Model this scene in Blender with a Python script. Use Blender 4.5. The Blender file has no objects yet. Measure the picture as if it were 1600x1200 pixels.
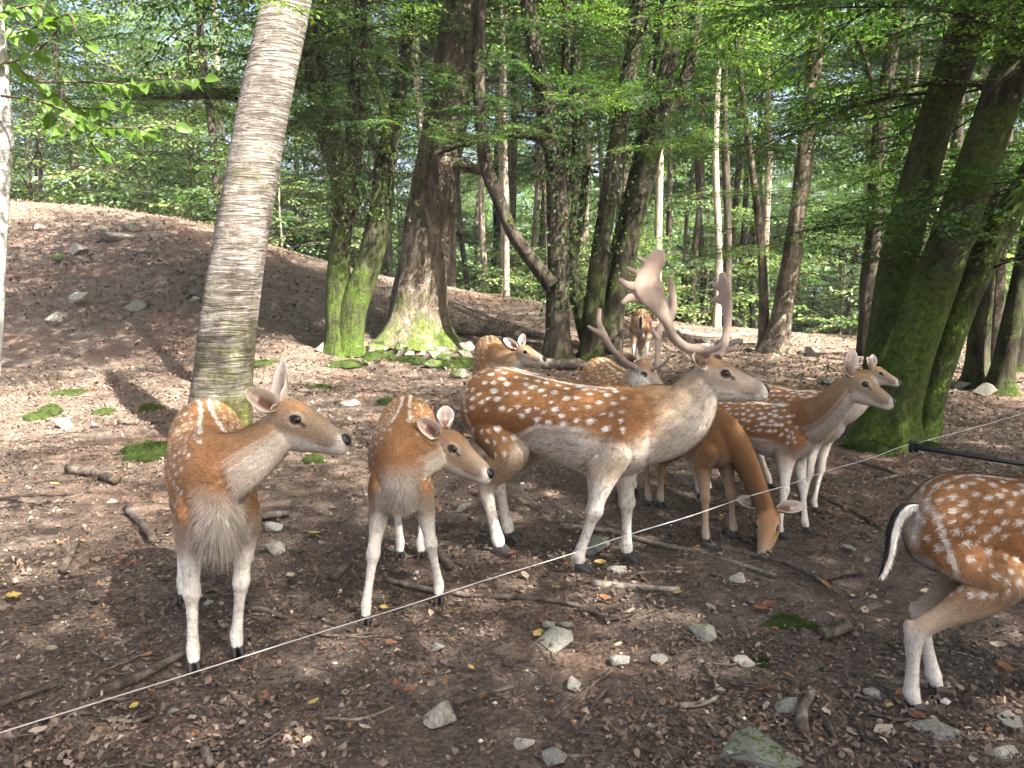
import bpy, bmesh, math, random
import numpy as np
from mathutils import Vector, Matrix, noise
from mathutils.kdtree import KDTree
from mathutils.bvhtree import BVHTree

# ------------------------------------------------------------------ scene, camera, light
SC = bpy.context.scene
COL = SC.collection
CAM_H = 1.35
F = 1208.0                       # focal length in pixels of the 1600 px wide photograph
PITCH = math.atan(165.0 / F)     # the horizon lies 165 px above the picture centre
cam_d = bpy.data.cameras.new('camera')
cam = bpy.data.objects.new('camera', cam_d)
COL.objects.link(cam)
cam_d.sensor_fit = 'HORIZONTAL'
cam_d.sensor_width = 36.0
cam_d.lens = 36.0 * F / 1600.0
cam_d.clip_start = 0.05
cam_d.clip_end = 2000.0
cam.location = (0, 0, CAM_H)
cam.rotation_euler = (math.pi / 2 - PITCH, 0, 0)
SC.camera = cam

SUN_EL = math.radians(47.0)
SUN_AZ = math.atan2(0.74, -0.67)         # the sun stands behind the camera, to the right
world = bpy.data.worlds.new('World')
SC.world = world
world.use_nodes = True
wn = world.node_tree.nodes
wl = world.node_tree.links
wn.clear()
w_out = wn.new('ShaderNodeOutputWorld')
w_bg = wn.new('ShaderNodeBackground')
w_sky = wn.new('ShaderNodeTexSky')
w_sky.sky_type = 'NISHITA'
w_sky.sun_disc = False
w_sky.sun_elevation = SUN_EL
w_sky.sun_rotation = SUN_AZ
w_sky.dust_density = 6.0
w_sky.air_density = 0.8
w_sky.ozone_density = 0.5
w_bg.inputs['Strength'].default_value = 0.065
wl.new(w_sky.outputs[0], w_bg.inputs[0])
wl.new(w_bg.outputs[0], w_out.inputs[0])
sun_d = bpy.data.lights.new('sun', 'SUN')
sun = bpy.data.objects.new('sun', sun_d)
COL.objects.link(sun)
sun_d.energy = 5.0
sun_d.angle = math.radians(0.53)
sun_d.color = (1.0, 0.95, 0.86)
TO_SUN = Vector((math.sin(SUN_AZ) * math.cos(SUN_EL), math.cos(SUN_AZ) * math.cos(SUN_EL), math.sin(SUN_EL)))
sun.rotation_euler = TO_SUN.to_track_quat('Z', 'Y').to_euler()
sun.location = (12, -12, 20)

SC.view_settings.view_transform = 'Standard'
SC.view_settings.look = 'None'
SC.view_settings.gamma = 1.0
SC.view_settings.exposure = 3.0
SC.view_settings.use_curve_mapping = False
SC.cycles.use_denoising = True
SC.cycles.use_adaptive_sampling = True
SC.cycles.adaptive_threshold = 0.03
SC.cycles.max_bounces = 6
SC.cycles.diffuse_bounces = 4
SC.cycles.transmission_bounces = 6
SC.cycles.transparent_max_bounces = 8
SC.cycles.sample_clamp_indirect = 6.0

RNG = np.random.default_rng(7)
random.seed(7)

# ------------------------------------------------------------------ helpers
_cp, _sp = math.cos(PITCH), math.sin(PITCH)
def ray(u, v):
    """direction of the photograph's pixel (u, v), scaled to one metre of forward (y) distance"""
    a, b = (u - 800.0) / F, (600.0 - v) / F
    d = Vector((a, _cp + b * _sp, -_sp + b * _cp))
    return d / d.y
def at(u, v, y):
    """the point that pixel (u, v) shows at forward distance y"""
    d = ray(u, v)
    return Vector((d.x * y, y, CAM_H + d.z * y))
def smooth(a, b, t):
    t = np.clip((np.asarray(t, dtype=float) - a) / (b - a), 0, 1)
    return t * t * (3 - 2 * t)
def vnoise(p, s=1.0, seed=0.0):
    return noise.noise(Vector((p[0] * s + seed, p[1] * s - seed, p[2] * s + 3.1 * seed)))

# the lie of the land: flat near the camera, a bank rising to the left, a crest about 20 m away
_cx = np.array([-900, -300, 0, 100, 200, 300, 400, 500, 600, 750, 860, 1000, 1100, 1300, 1600, 2000, 2600.])
_cy = np.array([285, 300, 312, 317, 328, 346, 378, 405, 430, 460, 476, 500, 515, 530, 535, 540, 545.])
CREST = 20.0
def _crest_z(a):
    v = np.interp(800 + F * a, _cx, _cy)
    b = (600 - v) / F
    return CAM_H + CREST * (-_sp + b * _cp) / (_cp + b * _sp)
_sines = [(0.9, 0.4, 0.0, .020), (-0.5, 1.1, 1.3, .018), (2.1, 1.7, 2.2, .010), (-1.9, 2.6, 0.5, .008), (4.3, 3.1, 4.0, .004), (3.6, -4.9, 1.0, .004)]
def ground_z(x, y):
    x = np.asarray(x, dtype=float); y = np.asarray(y, dtype=float)
    a = x / np.maximum(y, 1.0)
    zc = _crest_z(np.clip(a, -1.5, 1.5))
    z = zc * smooth(9.5, CREST, y)
    past = np.maximum(0, y - CREST)
    z = z - past * past * 0.012 / (1 + past * 0.06)
    z = np.maximum(z, -9.0)
    w = 0 * z
    for fx, fy, ph, am in _sines:
        w = w + am * np.sin(fx * x + fy * y + ph)
    return z + w * (0.6 + smooth(6, 14, y) * 1.2)
def gz(x, y):
    return float(ground_z(x, y))
def gpt(u, v):
    """the ground point that pixel (u, v) shows"""
    d = ray(u, v)
    lo, hi = 0.3, 60.0
    y = lo
    prev = lo
    while y < hi:
        p = Vector((d.x * y, y, CAM_H + d.z * y))
        if p.z < gz(p.x, p.y):
            a, b = prev, y
            for _ in range(25):
                m = (a + b) / 2
                if CAM_H + d.z * m < gz(d.x * m, m): b = m
                else: a = m
            return Vector((d.x * b, b, gz(d.x * b, b)))
        prev = y
        y += 0.05 + y * 0.01
    return Vector((d.x * 18, 18, gz(d.x * 18, 18)))

def tag(o, label=None, cat=None, group=None, kind=None):
    if label: o['label'] = label
    if cat: o['category'] = cat
    if group: o['group'] = group
    if kind: o['kind'] = kind
    return o
def link(o, parent=None):
    COL.objects.link(o)
    if parent is not None:
        o.parent = parent
    return o
def empty(name, loc=(0, 0, 0), rz=0.0):
    o = bpy.data.objects.new(name, None)
    o.empty_display_size = 0.1
    COL.objects.link(o)
    o.location = loc
    o.rotation_euler = (0, 0, rz)
    return o
def mesh_np(name, V, tris=None, quads=None, col=None, mat=None, smooth_shade=True, normals=None):
    """a mesh straight from numpy arrays"""
    me = bpy.data.meshes.new(name)
    V = np.ascontiguousarray(V, dtype=np.float32)
    loops, starts, totals = [], [], []
    n = 0
    if quads is not None and len(quads):
        q = np.asarray(quads, dtype=np.int32)
        loops.append(q.ravel()); starts.append(np.arange(len(q)) * 4); totals.append(np.full(len(q), 4)); n = len(q) * 4
    if tris is not None and len(tris):
        t = np.asarray(tris, dtype=np.int32)
        loops.append(t.ravel()); starts.append(n + np.arange(len(t)) * 3); totals.append(np.full(len(t), 3))
    L = np.concatenate(loops).astype(np.int32); S = np.concatenate(starts).astype(np.int32); T = np.concatenate(totals).astype(np.int32)
    me.vertices.add(len(V)); me.vertices.foreach_set('co', V.ravel())
    me.loops.add(len(L)); me.loops.foreach_set('vertex_index', L)
    me.polygons.add(len(S)); me.polygons.foreach_set('loop_start', S); me.polygons.foreach_set('loop_total', T)
    me.update(calc_edges=True)
    me.polygons.foreach_set('use_smooth', np.full(len(S), smooth_shade))
    if col is not None:
        c = np.ones((len(V), 4), dtype=np.float32); c[:, :3] = col
        at_ = me.color_attributes.new('Col', 'FLOAT_COLOR', 'POINT')
        at_.data.foreach_set('color', c.ravel())
    if normals is not None:
        me.normals_split_custom_set_from_vertices(np.ascontiguousarray(normals, dtype=np.float32).tolist())
    if mat is not None:
        me.materials.append(mat)
    return me
def obj(name, me, parent=None, mat=None):
    o = bpy.data.objects.new(name, me)
    if mat is not None:
        me.materials.append(mat)
    return link(o, parent)
def catmull(P, n):
    """resample rows of P with a Catmull-Rom spline, n steps for each span"""
    P = np.asarray(P, dtype=float)
    Q = np.vstack([2 * P[0] - P[1], P, 2 * P[-1] - P[-2]])
    out = []
    for i in range(1, len(Q) - 2):
        p0, p1, p2, p3 = Q[i - 1], Q[i], Q[i + 1], Q[i + 2]
        for k in range(n):
            t = k / n
            out.append(0.5 * ((2 * p1) + (-p0 + p2) * t + (2 * p0 - 5 * p1 + 4 * p2 - p3) * t * t + (-p0 + 3 * p1 - 3 * p2 + p3) * t ** 3))
    out.append(P[-1])
    return np.array(out)
def norm(v):
    v = np.asarray(v, dtype=float)
    return v / (np.linalg.norm(v, axis=-1, keepdims=True) + 1e-12)

# ------------------------------------------------------------------ materials
def new_mat(name):
    m = bpy.data.materials.new(name)
    m.use_nodes = True
    nt = m.node_tree
    nt.nodes.clear()
    out = nt.nodes.new('ShaderNodeOutputMaterial')
    return m, nt, out
def N(nt, t, **kw):
    n = nt.nodes.new(t)
    for k, v in kw.items():
        if k in n.inputs:
            n.inputs[k].default_value = v
        else:
            setattr(n, k, v)
    return n
def ramp(nt, fac, stops):
    r = nt.nodes.new('ShaderNodeValToRGB')
    e = r.color_ramp.elements
    while len(e) < len(stops): e.new(0.5)
    for i, (p, c) in enumerate(stops):
        e[i].position = p
        e[i].color = (*c, 1) if len(c) == 3 else c
    nt.links.new(fac, r.inputs[0])
    return r
def mix(nt, fac, a, b, mode='MIX'):
    m = nt.nodes.new('ShaderNodeMix')
    m.data_type = 'RGBA'
    m.blend_type = mode
    for sock, v in ((m.inputs[0], fac), (m.inputs[6], a), (m.inputs[7], b)):
        if hasattr(v, 'is_linked') or isinstance(v, bpy.types.NodeSocket): nt.links.new(v, sock)
        else: sock.default_value = v if not isinstance(v, tuple) else (*v, 1)[:4]
    return m.outputs[2]
def mat_vcol(name, rough=0.7, spec=0.3, bump=0.0, bscale=200.0, var=0.0, vscale=20.0, sheen=0.0):
    m, nt, out = new_mat(name)
    p = N(nt, 'ShaderNodeBsdfPrincipled', Roughness=rough)
    p.inputs['Specular IOR Level'].default_value = spec
    if sheen:
        p.inputs['Sheen Weight'].default_value = sheen
        p.inputs['Sheen Roughness'].default_value = 0.5
    a = N(nt, 'ShaderNodeAttribute', attribute_name='Col')
    c = a.outputs['Color']
    tc = N(nt, 'ShaderNodeTexCoord')
    if var:
        nz = N(nt, 'ShaderNodeTexNoise', Scale=vscale, Detail=4.0)
        nt.links.new(tc.outputs['Object'], nz.inputs['Vector'])
        r = ramp(nt, nz.outputs[0], [(0.3, (1 - var,) * 3), (0.7, (1 + var * 0.6,) * 3)])
        c = mix(nt, 1.0, c, r.outputs[0], 'MULTIPLY')
    nt.links.new(c, p.inputs['Base Color'])
    if bump:
        nz = N(nt, 'ShaderNodeTexNoise', Scale=bscale, Detail=3.0)
        nt.links.new(tc.outputs['Object'], nz.inputs['Vector'])
        b = N(nt, 'ShaderNodeBump', Strength=bump, Distance=0.01)
        nt.links.new(nz.outputs[0], b.inputs['Height'])
        nt.links.new(b.outputs[0], p.inputs['Normal'])
    nt.links.new(p.outputs[0], out.inputs[0])
    return m
def mat_plain(name, c, rough=0.6, spec=0.4):
    m, nt, out = new_mat(name)
    p = N(nt, 'ShaderNodeBsdfPrincipled', Roughness=rough)
    p.inputs['Base Color'].default_value = (*c, 1)
    p.inputs['Specular IOR Level'].default_value = spec
    nt.links.new(p.outputs[0], out.inputs[0])
    return m
M = {}
M['coat'] = mat_vcol('coat', 0.75, 0.2, bump=0.25, bscale=260, var=0.12, vscale=60)
M['fur'] = mat_vcol('fur', 0.65, 0.25)
M['ear'] = mat_vcol('ear_skin', 0.75, 0.2, bump=0.3, bscale=220)
M['eye'] = mat_plain('eye_dark', (0.006, 0.004, 0.003), 0.04, 0.6)
M['nose'] = mat_plain('nose_pad', (0.012, 0.011, 0.012), 0.32, 0.5)
M['hoof'] = mat_plain('hoof_horn', (0.035, 0.03, 0.027), 0.45, 0.4)
M['velvet'] = mat_vcol('antler_velvet', 0.85, 0.15, bump=0.25, bscale=420, var=0.25, vscale=18, sheen=0.15)
# ------------------------------------------------------------------ ground
def lattice(P, seed=0):
    """smooth value noise for an array of 2-D points"""
    x, y = P[:, 0], P[:, 1]
    xi, yi = np.floor(x).astype(np.int64), np.floor(y).astype(np.int64)
    fx, fy = x - xi, y - yi
    fx, fy = fx * fx * (3 - 2 * fx), fy * fy * (3 - 2 * fy)
    def h(a, b):
        n = (a * 374761393 + b * 668265263 + seed * 69069) & 0xFFFFFFFF
        n = ((n ^ (n >> 13)) * 1274126177) & 0xFFFFFFFF
        return ((n ^ (n >> 16)) & 0xFFFF) / 65535.0
    return (h(xi, yi) * (1 - fx) + h(xi + 1, yi) * fx) * (1 - fy) + (h(xi, yi + 1) * (1 - fx) + h(xi + 1, yi + 1) * fx) * fy - .5
def mat_ground():
    m, nt, out = new_mat('forest_soil')
    tc = N(nt, 'ShaderNodeTexCoord')
    p = N(nt, 'ShaderNodeBsdfPrincipled', Roughness=0.95)
    p.inputs['Specular IOR Level'].default_value = 0.15
    def nz(s, d=6.0, r=0.6):
        n = N(nt, 'ShaderNodeTexNoise', Scale=s, Detail=d, Roughness=r); nt.links.new(tc.outputs['Object'], n.inputs['Vector']); return n.outputs[0]
    big, mid, fine = nz(0.55, 3.0), nz(5.0, 6.0, .7), nz(55.0, 5.0, .75)
    soil = ramp(nt, mid, [(0.30, (.072, .054, .044)), (0.5, (.120, .092, .075)), (0.72, (.19, .15, .123))])
    red = ramp(nt, big, [(0.52, (0, 0, 0)), (0.66, (1, 1, 1))])
    c = mix(nt, red.outputs[0], soil.outputs[0], (.145, .095, .072))
    vo = N(nt, 'ShaderNodeTexVoronoi', Scale=90.0, Randomness=1.0); nt.links.new(tc.outputs['Object'], vo.inputs['Vector'])
    crumbs = ramp(nt, vo.outputs['Color'], [(0.25, (.45, .45, .45)), (0.8, (1.5, 1.45, 1.4))])
    c = mix(nt, 0.55, c, crumbs.outputs[0], 'MULTIPLY')
    fr = ramp(nt, fine, [(0.3, (.5, .5, .5)), (0.7, (1.45, 1.42, 1.38))])
    c = mix(nt, 0.8, c, fr.outputs[0], 'MULTIPLY')
    nt.links.new(c, p.inputs['Base Color'])
    add = N(nt, 'ShaderNodeMath', operation='ADD'); nt.links.new(fine, add.inputs[0]); nt.links.new(mid, add.inputs[1])
    b = N(nt, 'ShaderNodeBump', Strength=0.9, Distance=0.02); nt.links.new(add.outputs[0], b.inputs['Height'])
    nt.links.new(b.outputs[0], p.inputs['Normal']); nt.links.new(p.outputs[0], out.inputs[0])
    return m
M['soil'] = mat_ground()
def build_ground():
    nx, ny = 380, 470
    s = np.linspace(-1, 1, nx); X = 2.2 * np.sinh(s * 4.9) / np.sinh(4.9) * 45
    X = np.sign(s) * (3.0 * np.abs(s) + 150 * np.abs(s) ** 5)
    t = np.linspace(0, 1, ny); Y = -14 + 15 * smooth(0, .10, t) + 7.5 * np.clip((t - .10) / .5, 0, 1) + 12.5 * np.clip((t - .60) / .28, 0, 1) + 170 * np.clip((t - .88) / .12, 0, 1) ** 2
    gx, gy = np.meshgrid(X, Y, indexing='xy')
    P = np.stack([gx.ravel(), gy.ravel()], 1)
    z = ground_z(P[:, 0], P[:, 1])
    z = z + lattice(P * 3.0, 1) * .035 + lattice(P * 8.0, 2) * .022 + lattice(P * 21.0, 3) * .012 * (P[:, 1] < 10)
    V = np.column_stack([P, z - .004])
    i, j = np.meshgrid(np.arange(ny - 1), np.arange(nx - 1), indexing='ij')
    q = np.stack([i * nx + j, i * nx + j + 1, (i + 1) * nx + j + 1, (i + 1) * nx + j], -1).reshape(-1, 4)
    o = obj('ground', mesh_np('ground', V, None, q, None, M['soil']))
    tag(o, 'bare brown forest floor rising to a bank', None, None, 'structure')
    return o
build_ground()
# ------------------------------------------------------------------ trees
def mat_bark(name, base, light, scale=(9, 9, 2.2), moss=(.055, .075, .016), moss_bias=0.0, rings=False, strength=0.9, lichen=0.0):
    m, nt, out = new_mat(name)
    tc = N(nt, 'ShaderNodeTexCoord'); mp = N(nt, 'ShaderNodeMapping'); mp.inputs['Scale'].default_value = scale
    nt.links.new(tc.outputs['Object'], mp.inputs['Vector'])
    p = N(nt, 'ShaderNodeBsdfPrincipled', Roughness=0.9); p.inputs['Specular IOR Level'].default_value = 0.15
    n1 = N(nt, 'ShaderNodeTexNoise', Scale=1.0, Detail=8.0, Roughness=0.65, Distortion=0.6 if not rings else 1.2); nt.links.new(mp.outputs[0], n1.inputs['Vector'])
    n2 = N(nt, 'ShaderNodeTexNoise', Scale=26.0, Detail=5.0, Roughness=.7); nt.links.new(tc.outputs['Object'], n2.inputs['Vector'])
    n3 = N(nt, 'ShaderNodeTexNoise', Scale=2.6, Detail=5.0, Roughness=.7); nt.links.new(tc.outputs['Object'], n3.inputs['Vector'])
    c = ramp(nt, n1.outputs[0], [(0.32, tuple(x * .35 for x in base)), (0.48, base), (0.66, light)]).outputs[0]
    f = ramp(nt, n2.outputs[0], [(0.3, (.6, .6, .6)), (0.7, (1.3, 1.3, 1.3))])
    c = mix(nt, 0.8, c, f.outputs[0], 'MULTIPLY')
    if lichen:
        n4 = N(nt, 'ShaderNodeTexNoise', Scale=9.0, Detail=6.0, Roughness=.75); nt.links.new(tc.outputs['Object'], n4.inputs['Vector'])
        lf = ramp(nt, n4.outputs[0], [(0.58, (0, 0, 0)), (0.66, (lichen,) * 3)])
        c = mix(nt, lf.outputs[0], c, (.34, .36, .30))
    a = N(nt, 'ShaderNodeAttribute', attribute_name='Col')
    sep = N(nt, 'ShaderNodeSeparateColor'); nt.links.new(a.outputs['Color'], sep.inputs[0])
    ad = N(nt, 'ShaderNodeMath', operation='ADD'); nt.links.new(n3.outputs[0], ad.inputs[0]); nt.links.new(sep.outputs[0], ad.inputs[1])
    ad2 = N(nt, 'ShaderNodeMath', operation='ADD'); nt.links.new(ad.outputs[0], ad2.inputs[0]); ad2.inputs[1].default_value = moss_bias
    mf = ramp(nt, ad2.outputs[0], [(0.72, (0, 0, 0)), (0.95, (1, 1, 1))])
    mossc = ramp(nt, n2.outputs[0], [(0.3, tuple(x * .3 for x in moss)), (0.7, tuple(x * 1.8 for x in moss))])
    c = mix(nt, mf.outputs[0], c, mossc.outputs[0])
    nt.links.new(c, p.inputs['Base Color'])
    ad3 = N(nt, 'ShaderNodeMath', operation='ADD'); nt.links.new(n1.outputs[0], ad3.inputs[0])
    ml = N(nt, 'ShaderNodeMath', operation='MULTIPLY'); nt.links.new(n2.outputs[0], ml.inputs[0]); ml.inputs[1].default_value = .35
    nt.links.new(ml.outputs[0], ad3.inputs[1])
    b = N(nt, 'ShaderNodeBump', Strength=strength, Distance=0.03); nt.links.new(ad3.outputs[0], b.inputs['Height'])
    nt.links.new(b.outputs[0], p.inputs['Normal']); nt.links.new(p.outputs[0], out.inputs[0])
    return m
M['bark'] = mat_bark('bark_brown', (.085, .066, .048), (.20, .165, .125), lichen=.5)
M['bark_dark'] = mat_bark('bark_dark', (.035, .028, .021), (.085, .070, .052))
M['bark_ring'] = mat_bark('bark_ringed', (.12, .102, .086), (.29, .265, .24), scale=(3.5, 3.5, 36), rings=True, moss=(.075, .078, .020), moss_bias=.06, lichen=.35)
M['bark_moss'] = mat_bark('bark_mossy', (.028, .023, .016), (.068, .058, .040), moss=(.050, .076, .012), moss_bias=.18, strength=1.6)
M['bark_pale'] = mat_bark('bark_pale', (.20, .165, .125), (.36, .31, .25), scale=(12, 12, 1.5), moss_bias=-.05)
M['bark_white'] = mat_bark('bark_white', (.40, .38, .35), (.68, .66, .62), scale=(5, 5, 10), moss_bias=-.3)
def mat_leaf(name, rough=.45, trans=.52, gloss=.04):
    m, nt, out = new_mat(name)
    a = N(nt, 'ShaderNodeAttribute', attribute_name='Col')
    p = N(nt, 'ShaderNodeBsdfPrincipled', Roughness=rough); p.inputs['Specular IOR Level'].default_value = .35
    nt.links.new(a.outputs['Color'], p.inputs['Base Color'])
    t = N(nt, 'ShaderNodeBsdfTranslucent')
    tcol = mix(nt, 1.0, a.outputs['Color'], (1.25, 1.35, .55), 'MULTIPLY')
    nt.links.new(tcol, t.inputs['Color'])
    mx = N(nt, 'ShaderNodeMixShader', Fac=trans)
    nt.links.new(p.outputs[0], mx.inputs[1]); nt.links.new(t.outputs[0], mx.inputs[2]); nt.links.new(mx.outputs[0], out.inputs[0])
    return m
M['leaf'] = mat_leaf('green_leaf')

def trunk_np(rows, seg=18, sub=5, flare=0.0, lobes=5, rough=.05, seed=0, moss=None):
    """rows: x, y, z, radius. Returns verts, quads, moss amounts"""
    S = catmull(np.array(rows, dtype=float), sub)
    C, r = S[:, :3], S[:, 3]
    T = norm(np.gradient(C, axis=0))
    U = np.zeros_like(T); u = np.array([1.0, 0, 0])
    for i in range(len(T)):
        u = norm(u - T[i] * np.dot(u, T[i])); U[i] = u
    W = np.cross(T, U)
    th = np.linspace(0, 2 * np.pi, seg, endpoint=False)
    ln = np.concatenate([[0], np.cumsum(np.linalg.norm(np.diff(C, axis=0), axis=1))])
    ph = seed * 1.7
    L_, Th = np.meshgrid(ln, th, indexing='ij')
    rr = r[:, None] * (1 + rough * (np.sin(Th * 3 + ph + L_ * 1.3) + .7 * np.sin(Th * 5 - L_ * 2.1 + ph) + .6 * np.sin(Th * 2 + L_ * 3.7 - ph) + .5 * np.sin(Th * 7 + L_ * 5.3)))
    if flare:
        f = np.exp(-L_ / (.22 + r[0] * .5)) * flare
        rr = rr * (1 + f * (.55 + .45 * np.cos(Th * lobes + ph)))
    V = C[:, None] + U[:, None] * (rr * np.cos(Th))[..., None] + W[:, None] * (rr * np.sin(Th))[..., None]
    n = len(S)
    i, j = np.meshgrid(np.arange(n - 1), np.arange(seg), indexing='ij')
    q = np.stack([i * seg + j, i * seg + (j + 1) % seg, (i + 1) * seg + (j + 1) % seg, (i + 1) * seg + j], -1).reshape(-1, 4)
    V = V.reshape(-1, 3)
    if moss is None: moss = (.30, 1.2)
    mo = moss[0] * np.exp(-np.maximum(L_, 0) / moss[1])
    return V, q, mo.ravel()
def px_rows(rows, depth, dd=0.0):
    """(u, v, width px) rows at one forward distance -> x, y, z, radius"""
    out = []
    for k, row in enumerate(rows):
        u, v, w = row[:3]
        y = depth + (row[3] if len(row) > 3 else dd * k)
        p = at(u, v, y)
        out.append((p.x, p.y, p.z, w * .5 * y / F))
    return out

# leaves: small folded blades along flat sprays
def leaf_blades(P, D, Nn, size, asp=.56):
    """blade quads: P base points, D directions, Nn blade normals, size lengths -> verts (n*4)"""
    S = norm(np.cross(Nn, D))
    L = size[:, None]
    mid = P + D * L * .5 - Nn * L * .05
    a, b = mid + S * L * asp * .5 + Nn * L * .07, mid - S * L * asp * .5 + Nn * L * .07
    tip = P + D * L - Nn * L * .10
    return np.stack([P, a, tip, b], 1).reshape(-1, 3)
def make_spray(rg, length, leaf, step, density=1.0):
    """a flat hornbeam-like spray growing along +x"""
    Ps, Ds, Ns, tw = [], [], [], []
    ax = []
    for t in np.linspace(0, 1, 9):
        ax.append(np.array([t * length, .06 * length * math.sin(t * 5 + rg.random()), -.16 * length * t * t]))
    ax = np.array(ax)
    tw.append((ax, .007 * length + .003))
    def along(path, l, s, jitter):
        seglen = np.linalg.norm(np.diff(path, axis=0), axis=1).sum()
        n = max(2, int(seglen / step * density))
        for k in range(n):
            t = (k + .6) / n * (len(path) - 1); i = min(int(t), len(path) - 2); f = t - i
            p = path[i] * (1 - f) + path[i + 1] * f
            d0 = norm(path[i + 1] - path[i])
            sd = 1 if k % 2 else -1
            side = norm(np.cross(np.array([0, 0, 1.]), d0)) * sd
            d = norm(d0 * .75 + side * .85 + rg.normal(0, .22, 3) + np.array([0, 0, -.22]))
            Ps.append(p); Ds.append(d); Ns.append(norm(np.array([0, 0, 1.]) + rg.normal(0, .38, 3)))
    nb = max(4, int(length / .13))
    for k in range(nb):
        t = .10 + .88 * k / nb
        p = ax[min(int(t * 8), 7)] * (1 - (t * 8 % 1)) + ax[min(int(t * 8) + 1, 8)] * (t * 8 % 1)
        sd = 1 if k % 2 else -1
        l = length * (.50 * (1 - t) + .13) * rg.uniform(.7, 1.2)
        a = rg.uniform(.6, 1.05) * sd
        d = np.array([math.cos(a), math.sin(a), rg.normal(-.05, .16)])
        path = np.array([p + d * l * s + np.array([.10 * l * s * s, 0, -.14 * l * s * s]) for s in np.linspace(0, 1, 4)])
        tw.append((path, .0035)); along(path, l, None, .2)
    along(ax[4:], 0, None, .2)
    return np.array(Ps), np.array(Ds), np.array(Ns), tw
def thin_tube(path, r, seg=3):
    T = norm(np.gradient(path, axis=0)); u = np.array([0, .3, 1.0]); V = []
    for p, t, k in zip(path, T, np.linspace(1, .35, len(path))):
        a = norm(np.cross(t, u)); b = np.cross(t, a)
        for j in range(seg):
            an = j * 2 * math.pi / seg
            V.append(p + (a * math.cos(an) + b * math.sin(an)) * r * k)
    n = len(path)
    q = [(i * seg + j, i * seg + (j + 1) % seg, (i + 1) * seg + (j + 1) % seg, (i + 1) * seg + j) for i in range(n - 1) for j in range(seg)]
    return np.array(V), np.array(q)
GREEN = np.array([[.045, .105, .022], [.058, .125, .027], [.082, .155, .034], [.038, .088, .026], [.105, .17, .040]])
def make_kit(name, seed, reach, limbs, sprays, leaf, step, spray_len, rise=(.1, .5), green=GREEN, mat=None, thick=.022, half=None, drop=0.0):
    """one tier of leafy branches about a vertical axis"""
    rg = np.random.default_rng(seed)
    protos = [make_spray(rg, spray_len * s, leaf, step) for s in (.8, 1.0, 1.15)]
    LV, TV, TQ, nt_ = [], [], [], 0
    LC = []
    for k in range(limbs):
        az = (k + rg.uniform(-.35, .35)) / limbs * (2 * math.pi if half is None else half)
        l = reach * rg.uniform(.75, 1.1); ri = rg.uniform(*rise); z0 = rg.uniform(-.5, .5)
        path = []
        for t in np.linspace(0, 1, 8):
            a2 = az + .25 * math.sin(t * 3 + k)
            path.append((math.cos(a2) * l * t, math.sin(a2) * l * t, z0 + l * (ri * t - (ri * .7 + drop) * t * t)))
        path = np.array(path)
        V, q = thin_tube(path, thick * rg.uniform(.8, 1.3), 5); TV.append(V); TQ.append(q + nt_); nt_ += len(V)
        for s in range(sprays):
            t = .28 + .72 * s / max(1, sprays - 1)
            i = min(int(t * 7), 6); f = t * 7 - i
            p = path[i] * (1 - f) + path[i + 1] * f; d0 = norm(path[i + 1] - path[i])
            yaw = math.atan2(d0[1], d0[0]) + (0 if s == sprays - 1 else (1 if s % 2 else -1) * rg.uniform(.45, 1.0))
            pitch = rg.uniform(-.25, .25) + .1; roll = rg.normal(0, .25)
            R = np.array(Matrix.Rotation(yaw, 3, 'Z') @ Matrix.Rotation(-pitch, 3, 'Y') @ Matrix.Rotation(roll, 3, 'X'))
            Ps, Ds, Ns, tw = protos[rg.integers(0, 3)]
            n = len(Ps)
            Pw, Dw, Nw = Ps @ R.T + p, Ds @ R.T, Ns @ R.T
            LV.append(leaf_blades(Pw, norm(Dw), norm(Nw), leaf * rg.uniform(.7, 1.15, n)))
            g = green[rg.integers(0, len(green))] * rg.uniform(.8, 1.2)
            LC.append(np.repeat(np.clip(g * rg.uniform(.7, 1.3, n)[:, None] * (1 + rg.normal(0, .08, (n, 3))), .004, .5), 4, axis=0))
            for pth, r in tw[:1] + tw[1::2]:
                V, q = thin_tube(pth[::2] @ R.T + p if len(pth) > 4 else pth @ R.T + p, r); TV.append(V); TQ.append(q + nt_); nt_ += len(V)
    LV = np.vstack(LV); TV = np.vstack(TV); n = len(LV)
    LQ = np.arange(n).reshape(-1, 4)
    V = np.vstack([LV, TV]); Q = np.vstack([LQ, np.vstack(TQ) + n])
    C = np.vstack([np.vstack(LC), np.zeros((len(TV), 3))])
    me = mesh_np(name, V, None, Q, C, mat or M['leaf'], False)
    me.materials.append(M['bark_dark'])
    mi = np.zeros(len(Q), np.int32); mi[len(LQ):] = 1
    me.polygons.foreach_set('material_index', mi)
    print('kit', name, len(Q) * 2, 'tris')
    return me
KITS = [make_kit('leafy_branches', 100 + i, 2.6, 5, 7, .080, .052, 1.25, rise=(.0, .45), drop=.12) for i in range(5)]
KITS_LOW = [make_kit('leafy_branches', 120 + i, 2.2, 3, 6, .078, .052, 1.15, rise=(-.1, .15), drop=.10, half=2.4) for i in range(3)]
KITS_BUSH = [make_kit('leafy_branches', 160 + i, 1.5, 7, 6, .105, .085, .95, rise=(.3, 1.1), thick=.012, green=GREEN * np.array([1.9, 1.5, 2.6])) for i in range(3)]
KITS_FAR = [make_kit('leafy_branches', 140 + i, 2.8, 7, 7, .135, .115, 1.5, rise=(.1, .6), thick=.03, green=GREEN * np.array([1.6, 1.35, 2.1])) for i in range(4)]

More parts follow.
